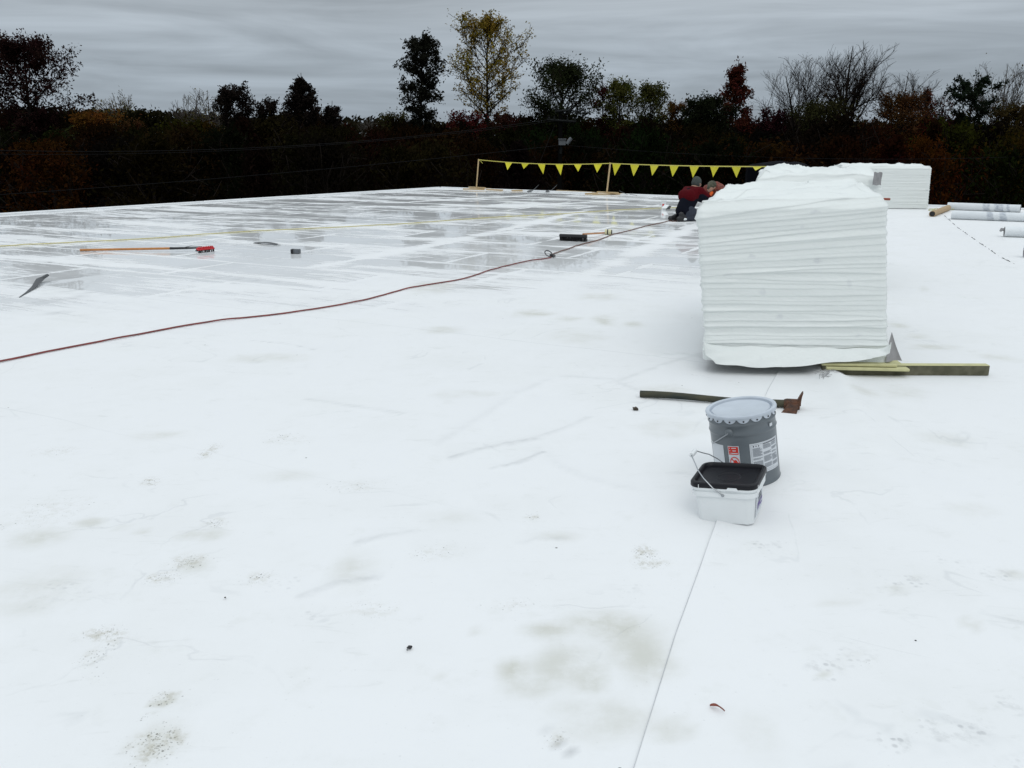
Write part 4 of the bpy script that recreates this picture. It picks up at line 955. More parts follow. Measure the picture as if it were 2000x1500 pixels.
rc = thing('extension_cord', 'dark red extension cord lying diagonally across the near roof', 'cord', G(-60, 722))
o, _ = cord(redp, .005, .0075, 'cord', '', M_RCORD, 4); o.parent = rc; o.location = o.location - rc.location
brp = [(1076, 499), (1110, 487), (1150, 475), (1200, 459), (1260, 443), (1300, 434), (1312, 432)]
bc = thing('extension_cord', 'thin brown cord running from the loop to the workers', 'cord', G(1076, 499))
o, _ = cord(brp, .02, .0085, 'cord', '', M_BCORD, 14); o.parent = bc; o.location = o.location - bc.location
def loop(c, rx, rz, tilt, m, rad, parent, name='loop'):
    mb = MB(); pts = [c + Vector((rx * math.cos(a) + tilt * math.sin(a), .5 * rx * math.sin(a), rz * (1 + math.sin(a)))) for a in [2 * math.pi * i / 20 * .93 for i in range(21)]]
    mb.tube(pts, rad, 6); return mb.build(name, m, parent, world=True, smooth=True)
c = G(1074, 502); c.z = .01
loop(c + Vector((-.02, 0, 0)), .045, .038, -.02, M_BLACK, .007, bc)
mb = MB(); mb.tube([c + Vector((.0, 0, .012)), c + Vector((.03, -.01, .014)), c + Vector((.06, -.05, .012)), c + Vector((.035, -.13, .012))], [.02, .022, .016, .009], 8); mb.build('plug', M_BLACK, rc, world=True, smooth=True)
c = G(1309, 432); mb = MB(); mb.tube([c + Vector((-.03, 0, .02)), c + Vector((.03, 0, .02))], .024, 8); mb.build('plug', M_BLACK, bc, world=True, smooth=True)
c = G(1313, 431); loop(c + Vector((.06, .02, 0)), .09, .04, -.02, M_BCORD, .007, bc)
mb = MB(); mb.tube([G(1312, 432.5, .01), G(1322, 432, .01), G(1322, 429, .02), G(1335, 428, .012)], .007, 5); mb.build('cord_end', M_BCORD, bc, world=True)
yp = [(-60, 488), (0, 482), (150, 474), (300, 466), (480, 453), (650, 445), (800, 437), (950, 426), (1100, 418), (1200, 411), (1290, 407), (1330, 405)]
yc = thing('extension_cord', 'long yellow cord crossing the wet part of the roof', 'cord', G(-60, 488))
o, _ = cord(yp, .015, .008, 'cord', '', M_YCORD, 24, step=.12); o.parent = yc; o.location = o.location - yc.location
# dark dashed line: a thin black tube dipping in and out of the sheet
o, _ = cord([(1838, 416), (1850, 427), (1872, 446), (1900, 466), (1935, 490), (1960, 506), (1990, 520)], .004, .0042, 'black_dashed_line', '', M_BLACK, 31, lift=lambda s_: -.003 + .005 * math.sin(s_ * 21) + .006 * math.sin(s_ * 6.3), step=.02)
tag(o, 'thin black broken line right of the stacks, leading from the tube', 'twine')

# ------------------------------------------------------------------ small things on the roof
# scrub broom with red head
A = G(157, 491); B = G(385, 491); br = thing('scrub_broom', 'long handled scrub broom with red and black head', 'broom', A)
A.z = .02; B.z = .05; dv = (B - A).normalized()
mb = MB(); mb.tube([A, A.lerp(B, .78)], [.0165, .0165], 10); mb.build('handle', M_ORWOOD, br, world=True, smooth=True)
mb = MB(); mb.tube([A.lerp(B, .77), A.lerp(B, .9), B + dv * .04], [.018, .016, .011], 10); mb.tube([A.lerp(B, .86), A.lerp(B, .95) + Vector((0, 0, .03)), B + dv * .08 + Vector((0, 0, .02))], .004, 5); mb.build('ferrule', M_BLACK, br, world=True, smooth=True)
hc = G(402, 493); hc.z = .055; Mh = Euler((.35, 0, R(52))).to_matrix()
mb = MB(); mb.box(hc, (.27, .06, .028), Mh, bev=.008)
for k in range(9): mb.box(hc + Mh @ Vector((-.11 + k * .0275, -.0, .02)), (.013, .04, .02), Mh, bev=.003)
mb.build('brush_head', mat('brush_red', (.50, .012, .02), .4), br, world=True)
mb = MB(); rs = random.Random(2)
for side in (-1, 1):
    for k in range(70):
        p = hc + Mh @ Vector((rs.uniform(-.13, .13), side * rs.uniform(.01, .034), -.005)); q = p + Mh @ Vector((rs.uniform(-.01, .01), side * rs.uniform(.015, .03), -.045)); q.z = max(q.z, .006); mb.tube([p, q], .0035, 3)
mb.build('bristles', M_BLACK, br, world=True)
# push broom with black head
pb = thing('push_broom', 'push broom with a wide black brush, head towards the camera', 'broom', G(1118, 470))
A = G(1093, 470); B = G(1146, 472); A.z = B.z = .085; mb = MB(); vec_box(mb, A, B, .07, .045, bev=.008); mb.build('brush_head', M_BLACK, pb, world=True)
mb = MB(); d = (B - A); nn = Vector((-d.y, d.x, 0)).normalized()
for k in range(240):
    t = rs.random(); p = A.lerp(B, t) + nn * rs.uniform(-.03, .03); p.z = .07; q = p + nn * rs.uniform(-.015, .015) + Vector((rs.uniform(-.01, .01), 0, 0)); q.z = .004; mb.tube([p, q], .004, 3)
mb.build('bristles', M_BLACK, pb, world=True)
mb = MB(); p0 = P(1142, 461, A.y + .02); p0 = (A.lerp(B, .86)); p0.z = .115; p1 = G(1183, 457); p1.z = .02; mb.tube([p0, p1], .014, 8); mb.build('handle', M_ORWOOD, pb, world=True, smooth=True)
# little tin, roll
t = thing('tape_roll', 'small pale yellow roll at the end of the push broom handle', 'roll', G(1188, 458)); c = G(1188, 458.5)
mb = MB(); mb.tube([c + Vector((-.055, .02, .045)), c + Vector((.05, .0, .045))], .045, 16); mb.build('roll_body', mat('pale_yellow', (.62, .60, .38), .6), t, world=True, smooth=True)
mb = MB(); mb.tube([c + Vector((.05, .0, .045)), c + Vector((.062, -.003, .045))], .04, 16); mb.tube([c + Vector((-.02, .013, .045)), c + Vector((.0, .01, .045))], .0465, 16); mb.build('roll_end', M_BLACK, t, world=True, smooth=True)
t = thing('small_box', 'small grey box with a black end on the wet roof', 'box', G(576, 497)); c = G(576, 496)
mb = MB(); mb.box(c + Vector((.025, .03, .033)), (.085, .07, .062), Euler((0, 0, -.12)), bev=.003); mb.build('box_body', M_GREYB, t, world=True)
mb = MB(); mb.box(c + Vector((-.037, .036, .033)), (.038, .072, .064), Euler((0, 0, -.12)), bev=.003); mb.build('box_end', M_BLACK, t, world=True)
mb = MB()
for k in range(3): mb.box(c + Vector((.03, -.0075, .018 + k * .014)), (.05, .002, .004), Euler((0, 0, -.12)))
mb.build('box_print', M_INK, t, world=True)
A = G(499, 475); B = G(544, 479); A.z = B.z = .006
ribbon([A.lerp(B, t_) + Vector((0, 0, .02 * math.sin(t_ * 3))) for t_ in (0, .2, .4, .6, .8, 1)], .10, M_STRIP, 'dark_strip', 'flat dark grey strip lying left of the small box', 'strip')
A = G(38, 581); B = G(84, 553); B2 = B + Vector((.04, .05, .085))
ribbon([A + Vector((0, 0, .004)), A.lerp(B, .3) + Vector((0, 0, .006)), A.lerp(B, .6) + Vector((0, 0, .02)), B + Vector((-.02, 0, .05)), B2], .07, M_STRIP, 'dark_strip', 'curled dark grey strip with a lifted end, at the left edge', 'strip', ws=[.012, .03, .05, .09, .12])
# small pail and dustpan by the workers
t = thing('small_pail', 'small white pail with a red mark beside the workers', 'pail', G(1296, 409)); c = t.location
mb = MB(); mb.lathe([(.001, .0), (.048, .0), (.058, .19), (.062, .19), (.062, .205), (.055, .205), (.055, .17), (.001, .16)], 24); mb.build('pail_body', M_WPL, t, smooth=True)
mb = MB(); mb.box((-.02, -.055, .105), (.045, .004, .05), Euler((.05, 0, -.25)), bev=.001); mb.build('label', M_RED, t)
A = G(1292, 410.5); t = thing('white_tray', 'white sheet with a black underside lying by the small pail', 'sheet', A)
mb = MB(); mb.prism([(.0, 0), (.12, 0), (.19, .14), (.08, .14)], .01, Matrix.Translation(A + Vector((0, 0, .045))) @ Matrix.Rotation(.5, 4, 'X')); mb.build('top', M_WPL, t, world=True)
mb = MB(); mb.prism([(.10, .0), (.19, .0), (.24, .13), (.185, .13)], .012, Matrix.Translation(A + Vector((0.005, 0, .03))) @ Matrix.Rotation(.45, 4, 'X')); mb.build('underside', M_BLACK, t, world=True)
# cardboard tube
A = G(1820, 424); B = G(1851, 411.5); A.z = B.z = .065; mb = MB(); mb.cur = 0
d = (B - A).normalized(); mb.tube([A, B], .065, 20, cap=False); mb.tube([A, B], .055, 20, cap=False)
x_, y_ = perp(d)
for end in (A, B):
    vs = [end + (x_ * math.cos(a) + y_ * math.sin(a)) * r0 for a in [2 * math.pi * k / 20 for k in range(20)] for r0 in (.055, .065)]
    mb.add(vs, [(2 * k, 2 * k + 1, (2 * k + 3) % 40, (2 * k + 2) % 40) for k in range(20)])
tb = thing('cardboard_tube', 'brown cardboard tube lying in front of the membrane rolls', 'tube', A)
mb.build('tube_wall', M_TUBE, tb, world=True, smooth=True)
mb = MB(); mb.tube([A + d * .02, A + d * .03], .054, 20); mb.build('tube_hollow_disc', M_BLACK, tb, world=True)  # black disc added inside the end for the tube's dark hollow
# membrane rolls
def mroll(a, b, rad, label, marks, frayed=False):
    A = G(*a); B = G(*b); A.z = B.z = rad + .004; d = (B - A); ln = d.length; d.normalize(); ex, ey = perp(d)
    t = thing('membrane_roll', label, 'membrane roll', (A.x, A.y, 0), group='white membrane rolls')
    mb = MB(); n = 32; k = int(ln / .02); vs = []
    def rr_(i, j): return rad * (1 + .025 * mnoise.noise(Vector((i * .3, math.cos(j / n * 6.28), math.sin(j / n * 6.28)))))
    for i in range(k + 1):
        for j in range(n):
            a_ = 2 * math.pi * j / n; vs.append(A + d * ln * i / k + (ex * math.cos(a_) + ey * math.sin(a_)) * rr_(i, j))
    mb.add(vs, [(i * n + j, i * n + (j + 1) % n, (i + 1) * n + (j + 1) % n, (i + 1) * n + j) for i in range(k) for j in range(n)])
    ro = mb.build('roll', M_ROLL, t, world=True, smooth=True)
    at = ro.data.attributes.new('scuff', 'FLOAT', 'POINT'); va = []
    for v in ro.data.vertices:
        q = Vector(v.co) + t.location - A; f = q.dot(d) / ln; aa = math.atan2(q.dot(ey), q.dot(ex)); m_ = 0
        for (f0, f1, sk) in marks:
            ff = f - .012 * math.sin(aa) + .012 * mnoise.noise(Vector((aa * 2, f * 40, f0 * 9))); e_ = .012
            m_ = max(m_, min(1, max(0, (ff - f0) / e_)) * min(1, max(0, (f1 - ff) / e_)) * (.55 + .6 * mnoise.noise(Vector((aa * 3, f * 25, 4)))) + .1)
        va.append(m_)
    at.data.foreach_set('value', va)
    for end, sg in ((A, 1), (B, -1)):                        # wound end, spiral layers
        mb = MB(); pts = []; 
        for q in range(150): a_ = q * .28; r0 = rad * .97 * q / 150 + .006; pts.append(end + d * sg * (.012 - .010 * (q % 2)) + (ex * math.cos(a_) + ey * math.sin(a_)) * min(r0, rad * .96))
        mb.tube(pts, rad * .035, 4)
        vv = [end + d * sg * .02 + (ex * math.cos(2 * math.pi * j / n) + ey * math.sin(2 * math.pi * j / n)) * rad * .98 for j in range(n)]; mb.add(vv, [tuple(range(n))])
        mb.build('roll_end', M_GREYP, t, world=True)
    if frayed:
        mb = MB(); 
        for k_ in range(5): mb.tube([A + Vector((0, 0, .03)), A - d * .03 + Vector((0, .01 * k_, .04)), A - d * .05 + Vector((0, .01 * k_, .0))], [.03, .02, .008], 6)
        mb.build('crumpled_end', M_GREYP, t, world=True, smooth=True)
    return t
mroll((1850, 410), (1992, 415.5), .085, 'farthest white membrane roll, with dark scuffed bands, behind the tube', [(.49, .60, .02), (.65, .78, .02), (.82, .87, .02)])
mroll((1857, 428.5), (2060, 436), .088, 'long white membrane roll with grey bands, in front of the farthest roll', [(.35, .42, .02), (.47, .55, .02)])
mroll((1960, 463), (2080, 467), .085, 'short white membrane roll with a crumpled end at the right edge', [], True)
mroll((1998, 503), (2090, 507), .085, 'white membrane roll barely in view, nearest of the rolls', [])
mb = MB(); rs = random.Random(8)
for k in range(26):
    c = G(rs.uniform(1811, 1862), rs.uniform(409, 413)); M = Euler((rs.uniform(-.5, .5), rs.uniform(-.5, .5), rs.uniform(0, 3))).to_matrix(); mb.box(c + Vector((0, 0, .02)), (rs.uniform(.03, .12), .02, .008), M)
tag(mb.build('yellow_scraps', M_FOAM, None, base=G(1835, 411)), 'scatter of yellow foam scraps behind the cardboard tube', 'scraps')

# ------------------------------------------------------------------ mattock
A = G(1250, 776); B = G(1537, 799); A.z = zr(A) + .022; B.z = zr(B) + .03
mt = thing('mattock', 'rusty headed mattock with a weathered round handle behind the pail', 'mattock', A)
d = (B - A).normalized()
mb = MB(); pts = [A.lerp(B, t_ / 10) + Vector((0, 0, .004 * math.sin(t_ * .7))) for t_ in range(11)]; mb.tube(pts, [.0205, .021, .0205, .020, .0195, .0195, .0195, .020, .021, .022, .0225], 14); mb.build('handle', M_POLE, mt, world=True, smooth=True)
side = Vector((-d.y, d.x, 0)); K = Vector((0, 0, 1))
Mh = Matrix((( d.x, side.x, 0), (d.y, side.y, 0), (0, 0, 1)))
mb = MB(); c = B + d * .015
mb.tube([c - d * .035, c - d * .02, c + d * .045, c + d * .055], [.028, .033, .034, .028], 10)      # eye
# upright adze blade and ground-side cutter, swept from the eye
def blade(dirv, length, w0, w1, th0, th1, bend, wv=None):
    vs = []; m_ = 8; dirv = dirv.normalized(); wv_up = wv is not None; wv = (wv or d).copy(); wv = (wv - dirv * wv.dot(dirv)).normalized(); tv = dirv.cross(wv)
    for i in range(m_ + 1):
        t_ = i / m_; p = c + d * (.045 if wv_up else .02) + dirv * length * t_ + bend * t_ * t_; w_ = w0 + (w1 - w0) * t_ ** 1.4; th = th0 + (th1 - th0) * t_
        for su, sv in ((-1, -1), (1, -1), (1, 1), (-1, 1)): vs.append(p + wv * su * w_ / 2 + tv * sv * th / 2)
    return vs, [(i * 4 + j, i * 4 + (j + 1) % 4, (i + 1) * 4 + (j + 1) % 4, (i + 1) * 4 + j) for i in range(m_) for j in range(4)] + [(3, 2, 1, 0), (m_ * 4, m_ * 4 + 1, m_ * 4 + 2, m_ * 4 + 3)]
mb.add(*blade(Vector((0, 0, 1)) * 1.0 + d * .10, .078, .045, .05, .03, .005, d * .012, side))
mb.add(*blade(-side * 1.0 - K * .22 - d * .1, .12, .05, .09, .05, .006, -K * .01 - d * .02))
mb.build('head', M_RUST, mt, world=True)

# ------------------------------------------------------------------ grey steel pail
def pail():
    tilt = R(-9.5); p = PAIL; t = thing('steel_pail', 'grey steel pail with a light grey crimped lid and labels', 'pail', (p.x, p.y, zr(p) - .004), (R(-1), tilt, 0))
    H = .330; rb, rt_ = .142, .146
    prof = [(.001, .004), (rb - .008, .004), (rb - .004, 0), (rb + .002, .0), (rb + .003, .006), (rb, .012)]
    def rad(z): return rb + (rt_ - rb) * z / H
    for z in np.linspace(.02, .235, 12): prof.append((rad(z), float(z)))
    for hz in (.248, .292):
        prof += [(rad(hz) - .001, hz - .007), (rad(hz) + .003, hz - .002), (rad(hz) + .004, hz + .001), (rad(hz) + .001, hz + .007)]
    prof += [(rt_, H - .03), (rt_ + .001, H - .006)]
    mb = MB(); mb.lathe(prof, 96); mb.build('drum', M_STEELG, t, smooth=True, angle=60)
    # lid with channel, curled rim
    ri = rt_ - .012
    lp = [(.001, H - .004), (ri - .014, H - .004), (ri - .008, H - .002), (ri - .004, H - .010), (ri, H - .010), (ri + .004, H + .004), (rt_ + .001, H + .008), (rt_ + .008, H + .006), (rt_ + .010, H), (rt_ + .009, H - .006), (rt_ + .0065, H - .009)]
    mb = MB(); mb.lathe(lp, 96); mb.build('lid', M_LID, t, smooth=True, angle=50)
    nl = 16
    for k in range(nl):                                  # crimped lugs
        a0 = 2 * math.pi * (k + .12) / nl; span = 2 * math.pi / nl * .86; mb = MB(); vs = []; m_ = 10
        for i in range(m_ + 1):
            u = i / m_; a = a0 + span * u; depth = .0185 * (max(0, math.sin(math.pi * min(max(u, 0.02), .98))) ** .45) + .002
            for j in range(4):
                v = j / 3; r0 = rt_ + .0075 - .003 * v; vs.append((r0 * math.cos(a), r0 * math.sin(a), H - .006 - depth * v))
        mb.add(vs, [(i * 4 + j, i * 4 + 4 + j, i * 4 + 5 + j, i * 4 + j + 1) for i in range(m_) for j in range(3)])
        o = mb.build('lug', M_LID, t, smooth=True); o.modifiers.new('s', 'SOLIDIFY').thickness = .0015
        a = a0 + span / 2; mb = MB(); c = Vector(((rt_ + .006) * math.cos(a), (rt_ + .006) * math.sin(a), H - .017)); dn = Vector((math.cos(a), math.sin(a), 0))
        mb.tube([c, c + dn * .0022], .0038, 10); h_ = mb.build('crimp_hole', M_BLACK, o)
    # labels curved on the drum: angle 0 = toward camera
    def patch(a0, a1, z0, z1, off, m, parent, name, sk=0):
        mb = MB(); vs = []; nu = max(2, int(abs(a1 - a0) / .05)); cent = -math.pi / 2 + math.atan2(-p.x, p.y) * -0
        for i in range(nu + 1):
            a = -math.pi / 2 + PH + a0 + (a1 - a0) * i / nu
            for j in range(3):
                z = z0 + (z1 - z0) * j / 2 + sk * i / nu; r0 = rad(z) + off; vs.append((r0 * math.cos(a), r0 * math.sin(a), z))
        mb.add(vs, [(i * 3 + j, i * 3 + 3 + j, i * 3 + 4 + j, i * 3 + j + 1) for i in range(nu) for j in range(2)]); return mb
    PH = -math.atan2(p.x, p.y)        # face the camera
    def put(name, items, off, m, parent):
        big = MB()
        for it in items:
            q = patch(*it, off, m, parent, name); big.add(q.v, q.f)
        return big.build(name, m, parent, smooth=True)
    # info label on the right
    L1 = put('info_label', [(.20, 1.28, .062, .205)], .0012, M_PAPER, t)
    ink = []
    rs = random.Random(4)
    cols = [(.28, .58), (.62, .92), (.95, 1.22)]
    for ci, (c0, c1) in enumerate(cols):
        z = .182 if ci == 0 else .190
        while z > .082:
            if rs.random() < .14: z -= .007; continue
            ink.append((c0, c1 - (rs.uniform(.02, .12) if rs.random() < .3 else 0), z - .0022, z)); z -= .0040
    ink += [(.24, 1.25, .1985, .1995), (.24, 1.25, .068, .069), (.26, 1.0, .0755, .0762)]
    ink += [(.235, .24, .068, .1995)]
    put('label_text', ink, .002, M_INK, L1)
    put('label_heading', [(.62, 1.20, .1935, .1965), (.30, .33, .188, .195), (.38, .41, .189, .194), (.46, .49, .188, .194)], .002, M_INKD, L1)
    # warning label on the left
    L2 = put('warning_label', [(-.46, -.115, .062, .200)], .0012, M_PAPER, t)
    put('warning_header', [(-.44, -.14, .160, .197)], .002, M_RED, L2)
    put('warning_text', [(-.41, -.385, .1885, .1925), (-.34, -.20, .1885, .1925), (-.41, -.385, .1765, .1805), (-.32, -.21, .1765, .1805), (-.41, -.385, .1645, .1685), (-.36, -.16, .1645, .1685)], .0027, M_PAPER, L2)
    # prohibition ring, bar and small figure
    mb = MB(); ac_, zc = -.28, .123
    def pt(u, v, off=.0022):   # u metres along the arc
        a = -math.pi / 2 + PH + ac_ + u / .143; r0 = rad(zc + v) + off; return (r0 * math.cos(a), r0 * math.sin(a), zc + v)
    vs = []; 
    for k in range(33):
        a = 2 * math.pi * k / 32
        for r0 in (.0195, .0232): vs.append(pt(r0 * math.cos(a) * .92, r0 * math.sin(a) * 1.15))
    mb.add(vs, [(2 * k, 2 * k + 2, 2 * k + 3, 2 * k + 1) for k in range(32)])
    mb.add([pt(-.0165, .017), pt(-.013, .0205), pt(.0165, -.016), pt(.013, -.0205)], [(0, 1, 2, 3)])
    mb.build('prohibition_sign', M_RED, L2)
    mb = MB(); 
    def blob(cx, cy, rx, ry): 
        vs = [pt(cx + rx * math.cos(2 * math.pi * k / 14), cy + ry * math.sin(2 * math.pi * k / 14), .0018) for k in range(14)]; mb.add(vs, [tuple(range(14))])
    blob(.003, .006, .008, .006); blob(.010, -.001, .006, .004); blob(-.004, -.002, .005, .003); blob(-.004, -.013, .006, .0025); blob(.012, -.009, .003, .006)
    mb.build('sign_figure', M_RED, L2)
    put('small_sticker', [(.93, 1.06, .262, .276)], .0045, M_PAPER, t)
    put('edge_label', [(-1.25, -.62, .062, .200)], .0012, M_PAPER, t)
    # ear and bail handle: pivots near the left-front
    for sg in (-.36, math.pi - .36):
        a = -math.pi / 2 + PH + sg; mb = MB(); dn = Vector((math.cos(a), math.sin(a), 0)); c = dn * (rad(.262)) + Vector((0, 0, .262)); 
        mb.tube([c, c + dn * .006, c + dn * .012], [.019, .017, .009], 14); mb.build('ear', M_STEELG, t, smooth=True)
    a = -math.pi / 2 + PH - .36; dn = Vector((math.cos(a), math.sin(a), 0)); e0 = dn * (rad(.262) + .013) + Vector((0, 0, .262)); tn = Vector((-dn.y, dn.x, 0))
    e1 = -dn * (rad(.262) + .013) + Vector((0, 0, .262)); pts = []
    for k in range(25):
        u = k / 24; ang = math.pi * u; mid = (e0 + e1) / 2; vv = (e0 - mid) * math.cos(ang); outd = (-tn * .93 - Vector((0, 0, .62))).normalized()
        pts.append(mid + vv + outd * .165 * math.sin(ang))
    mb = MB(); mb.tube([e0 - dn * .008] + pts + [e1 + dn * .008], .0028, 6); mb.build('bail', M_WIRE, t, smooth=True)
    g = pts[11:14]; mb = MB(); mb.tube([pts[10], pts[11], pts[12], pts[13], pts[14]], .009, 8); mb.build('grip', M_BLACK, t, smooth=True)
    return t
pail()

# ------------------------------------------------------------------ white square bucket
def rrect(hx, hy, r0, z, n=6):
    pts = []
    for cx, cy, a0 in ((hx - r0, -hy + r0, -math.pi / 2), (hx - r0, hy - r0, 0), (-hx + r0, hy - r0, math.pi / 2), (-hx + r0, -hy + r0, math.pi)):
        for k in range(n + 1): a = a0 + math.pi / 2 * k / n; pts.append(Vector((cx + r0 * math.cos(a), cy + r0 * math.sin(a), z)))
    return pts
def loft(mb, rings, cap0=True, cap1=True):
    n = len(rings[0]); vs = [v for r_ in rings for v in r_]; fs = [(i * n + k, i * n + (k + 1) % n, (i + 1) * n + (k + 1) % n, (i + 1) * n + k) for i in range(len(rings) - 1) for k in range(n)]
    if cap0: fs.append(tuple(range(n - 1, -1, -1)))
    if cap1: fs.append(tuple(range((len(rings) - 1) * n, len(rings) * n)))
    mb.add(vs, fs)
def bucket():
    p = BUCK.copy(); yaw = R(-25); t = thing('square_bucket', 'white square plastic bucket with a black lid in front of the steel pail', 'bucket', (p.x, p.y, zr(p) - .002), (R(0), R(-6), yaw))
    hb, ht, H = .111, .126, .172
    def hw(z): return hb + (ht - hb) * z / H
    mb = MB(); rings = [rrect(hb - .006, hb - .006, .022, 0)]
    for z in (.004, .01, .03, .06, .09, .115, .1195): rings.append(rrect(hw(z), hw(z), .030, z))
    rings += [rrect(hw(.12) + .008, hw(.12) + .008, .034, .120), rrect(hw(.12) + .009, hw(.12) + .009, .035, .139), rrect(hw(.14) + .003, hw(.14) + .003, .033, .141), rrect(hw(.14) + .003, hw(.14) + .003, .033, .147), rrect(hw(.15) + .009, hw(.15) + .009, .036, .149), rrect(hw(.15) + .009, hw(.15) + .009, .036, .158), rrect(hw(.15), hw(.15), .033, .160)]
    loft(mb, rings); mb.build('body', M_WPL, t, smooth=True, angle=35)
    W = ht + .009
    mb = MB(); rings = [rrect(W, W, .040, .1585), rrect(W + .002, W + .002, .041, .162), rrect(W + .001, W + .001, .041, .177), rrect(W - .004, W - .004, .039, .181), rrect(W - .012, W - .012, .035, .181), rrect(W - .016, W - .016, .032, .178), rrect(W - .018, W - .018, .030, .166), rrect(W - .026, W - .026, .026, .164), rrect(.01, .01, .004, .164)]
    loft(mb, rings); 
    vs = []
    for k in range(41):
        a = 2 * math.pi * k / 40
        for r0, z in ((.044, .1642), (.046, .1662), (.048, .1662), (.050, .1642)): vs.append((r0 * math.cos(a), r0 * math.sin(a), z))
    mb.add(vs, [(k * 4 + j, k * 4 + 4 + j, k * 4 + 5 + j, k * 4 + j + 1) for k in range(40) for j in range(3)])
    mb.build('lid', M_DKPL, t, smooth=True, angle=50)
    # tear tab and slits
    mb = MB(); mb.prism([(-.022, 0), (.03, 0), (.022, .012), (-.012, .012)], .004, Matrix.Translation((.035, -W - .003, .154)) @ Matrix.Rotation(math.pi / 2, 4, 'X')); mb.build('tear_tab', M_WPL, t)
    for x0 in (-.095,): mb = MB(); mb.box((x0, -W - .003, .165), (.0022, .002, .017)); mb.build('lid_slit', M_WPL, t)
    mb = MB(); mb.box((W + .002, -.105, .165), (.002, .0022, .018)); mb.build('lid_slit', M_WPL, t)
    # handle: pivots at front middle and back middle, swung to the left and up
    e0 = Vector((.0, -hw(.13) - .010, .130)); e1 = Vector((.0, hw(.13) + .010, .130))
    prof = [(0, 0), (.10, .004), (.45, .02), (.74, .0), (.90, -.02), (1.0, -.025)]
    out_ = Vector((-.74, 0, .67)).normalized(); Rr = .195; pts = []
    half = e1.y
    ctrl = [(-half, 0), (-half - .008, .05), (-half + .004, .10), (-half + .03, .14), (-half + .06, .162), (-half + .10, Rr), (-.02 + .0, Rr), (.02, Rr), (half - .10, Rr), (half - .06, .162), (half - .03, .14), (half - .004, .10), (half + .008, .05), (half, 0)]
    pts = [Vector((0, y_, .130)) + out_ * q for y_, q in ctrl]
    mb = MB(); mb.tube([pts[0] + Vector((0, .01, 0))] + pts + [pts[-1] - Vector((0, .01, 0))], .0023, 6); mb.build('wire_handle', M_WIRE, t, smooth=True)
    mb = MB(); mb.tube([pts[5].lerp(pts[6], .12), pts[8].lerp(pts[7], .12)], .010, 10); mb.build('grip', M_WPL, t, smooth=True)
    for e in (e0, e1): mb = MB(); mb.ball(e, .0065, (1, .6, 1), 8, 6); mb.build('handle_pivot', M_WIRE, t, smooth=True)
    # printed label on the right face
    def face(y0, y1, z0, z1, off=.0012):
        return [(hw(z) + off, y_, z) for y_, z in ((y0, z0), (y1, z0), (y1, z1), (y0, z1))]
    def sheet(name, rects, m, par, off):
        mb = MB()
        for r_ in rects: mb.add(face(*r_, off), [(0, 1, 2, 3)])
        return mb.build(name, m, par)
    lb = sheet('side_label', [(-.080, .085, .018, .116)], M_PAPER, t, .0010)
    sheet('purple_block', [(-.030, .075, .038, .066)], M_PURP, lb, .0018)
    sheet('label_lettering', [(-.02, .02, .044, .049), (.03, .06, .050, .060)], M_PAPER, lb, .0026)
    rects = []
    rs = random.Random(6)
    for z in (.112, .107, .09, .084, .078, .072): rects.append((-.02 + rs.uniform(-.01, .02), .05 + rs.uniform(-.02, .02), z - .003, z))
    rects += [(-.015, .045, .096, .104)]
    for k in range(11): rects.append((-.076, -.066 + rs.uniform(-.004, .004), .022 + k * .008, .026 + k * .008))
    sheet('label_print', rects, M_INK, lb, .0018)
    sheet('label_title', [(-.012, .006, .0965, .1035), (.012, .036, .0965, .1035), (-.01, .03, .0855, .0885)], M_INKD, lb, .0024)
    return t
bucket()

# ------------------------------------------------------------------ litter
def pebble(px, py, s_, m, name, label, cat, seed, flat=.6):
    p = G(px, py); p.z = zr(p) + .006 + s_ * .2; mb = MB(); bm = bmesh.new(); bmesh.ops.create_icosphere(bm, subdivisions=2, radius=s_)
    for v in bm.verts: v.co *= 1 + .5 * mnoise.noise(v.co / s_ * 1.3 + Vector((seed, 0, 0))); v.co.z *= flat
    vs = [v.co + p for v in bm.verts]; fs = [[v.index for v in f.verts] for f in bm.faces]; bm.free(); mb.add(vs, fs)
    return tag(mb.build(name, m, None, base=p), label, cat)
M_CRUMB = mat('brown_crumb', (.05, .038, .025), .9, var=.8, vscale=60)
pebble(1241, 801, .017, M_CRUMB, 'wood_chip', 'brown chip lying below the mattock handle', 'wood chip', 3)
pebble(800, 1268, .0075, M_BLACK, 'tar_crumb', 'black crumb, largest speck on the empty foreground', 'crumb', 5)
pebble(795.5, 1273, .0025, M_BLACK, 'tar_crumb', 'tiny black crumb touching the larger one in the foreground', 'crumb', 6)
pebble(1788, 1255, .0028, M_BLACK, 'tar_crumb', 'tiny black crumb alone on the right sheet', 'crumb', 7)
pebble(440, 1171, .0032, M_CRUMB, 'tar_crumb', 'tiny dark crumb left of the foreground centre', 'crumb', 8)
A = G(1386, 1385); Bb = G(1415, 1397); A.z = zr(A) + .010; Bb.z = zr(Bb) + .012
mb = MB(); V = []; k_ = 9
for i in range(k_):
    t_ = i / (k_ - 1); p = A.lerp(Bb, t_) + Vector((0, 0, .008 * math.sin(t_ * 3.1))); w_ = .006 * (math.sin(min(1, t_ * 1.5 + .05) * math.pi) ** .7 if t_ < .63 else .12) + .0007
    V += [p + Vector((0, -w_, .004)), p, p + Vector((0, w_, .003))]
mb.add(V, [(i * 3 + j, i * 3 + 3 + j, i * 3 + 4 + j, i * 3 + j + 1) for i in range(k_ - 1) for j in range(2)])
o = mb.build('dead_leaf', mat('dead_leaf', (.24, .06, .035), .6, var=.5), None, base=A, smooth=True); o.modifiers.new('s', 'SOLIDIFY').thickness = .001
tag(o, 'curled reddish dead leaf on the right sheet in the foreground', 'leaf')

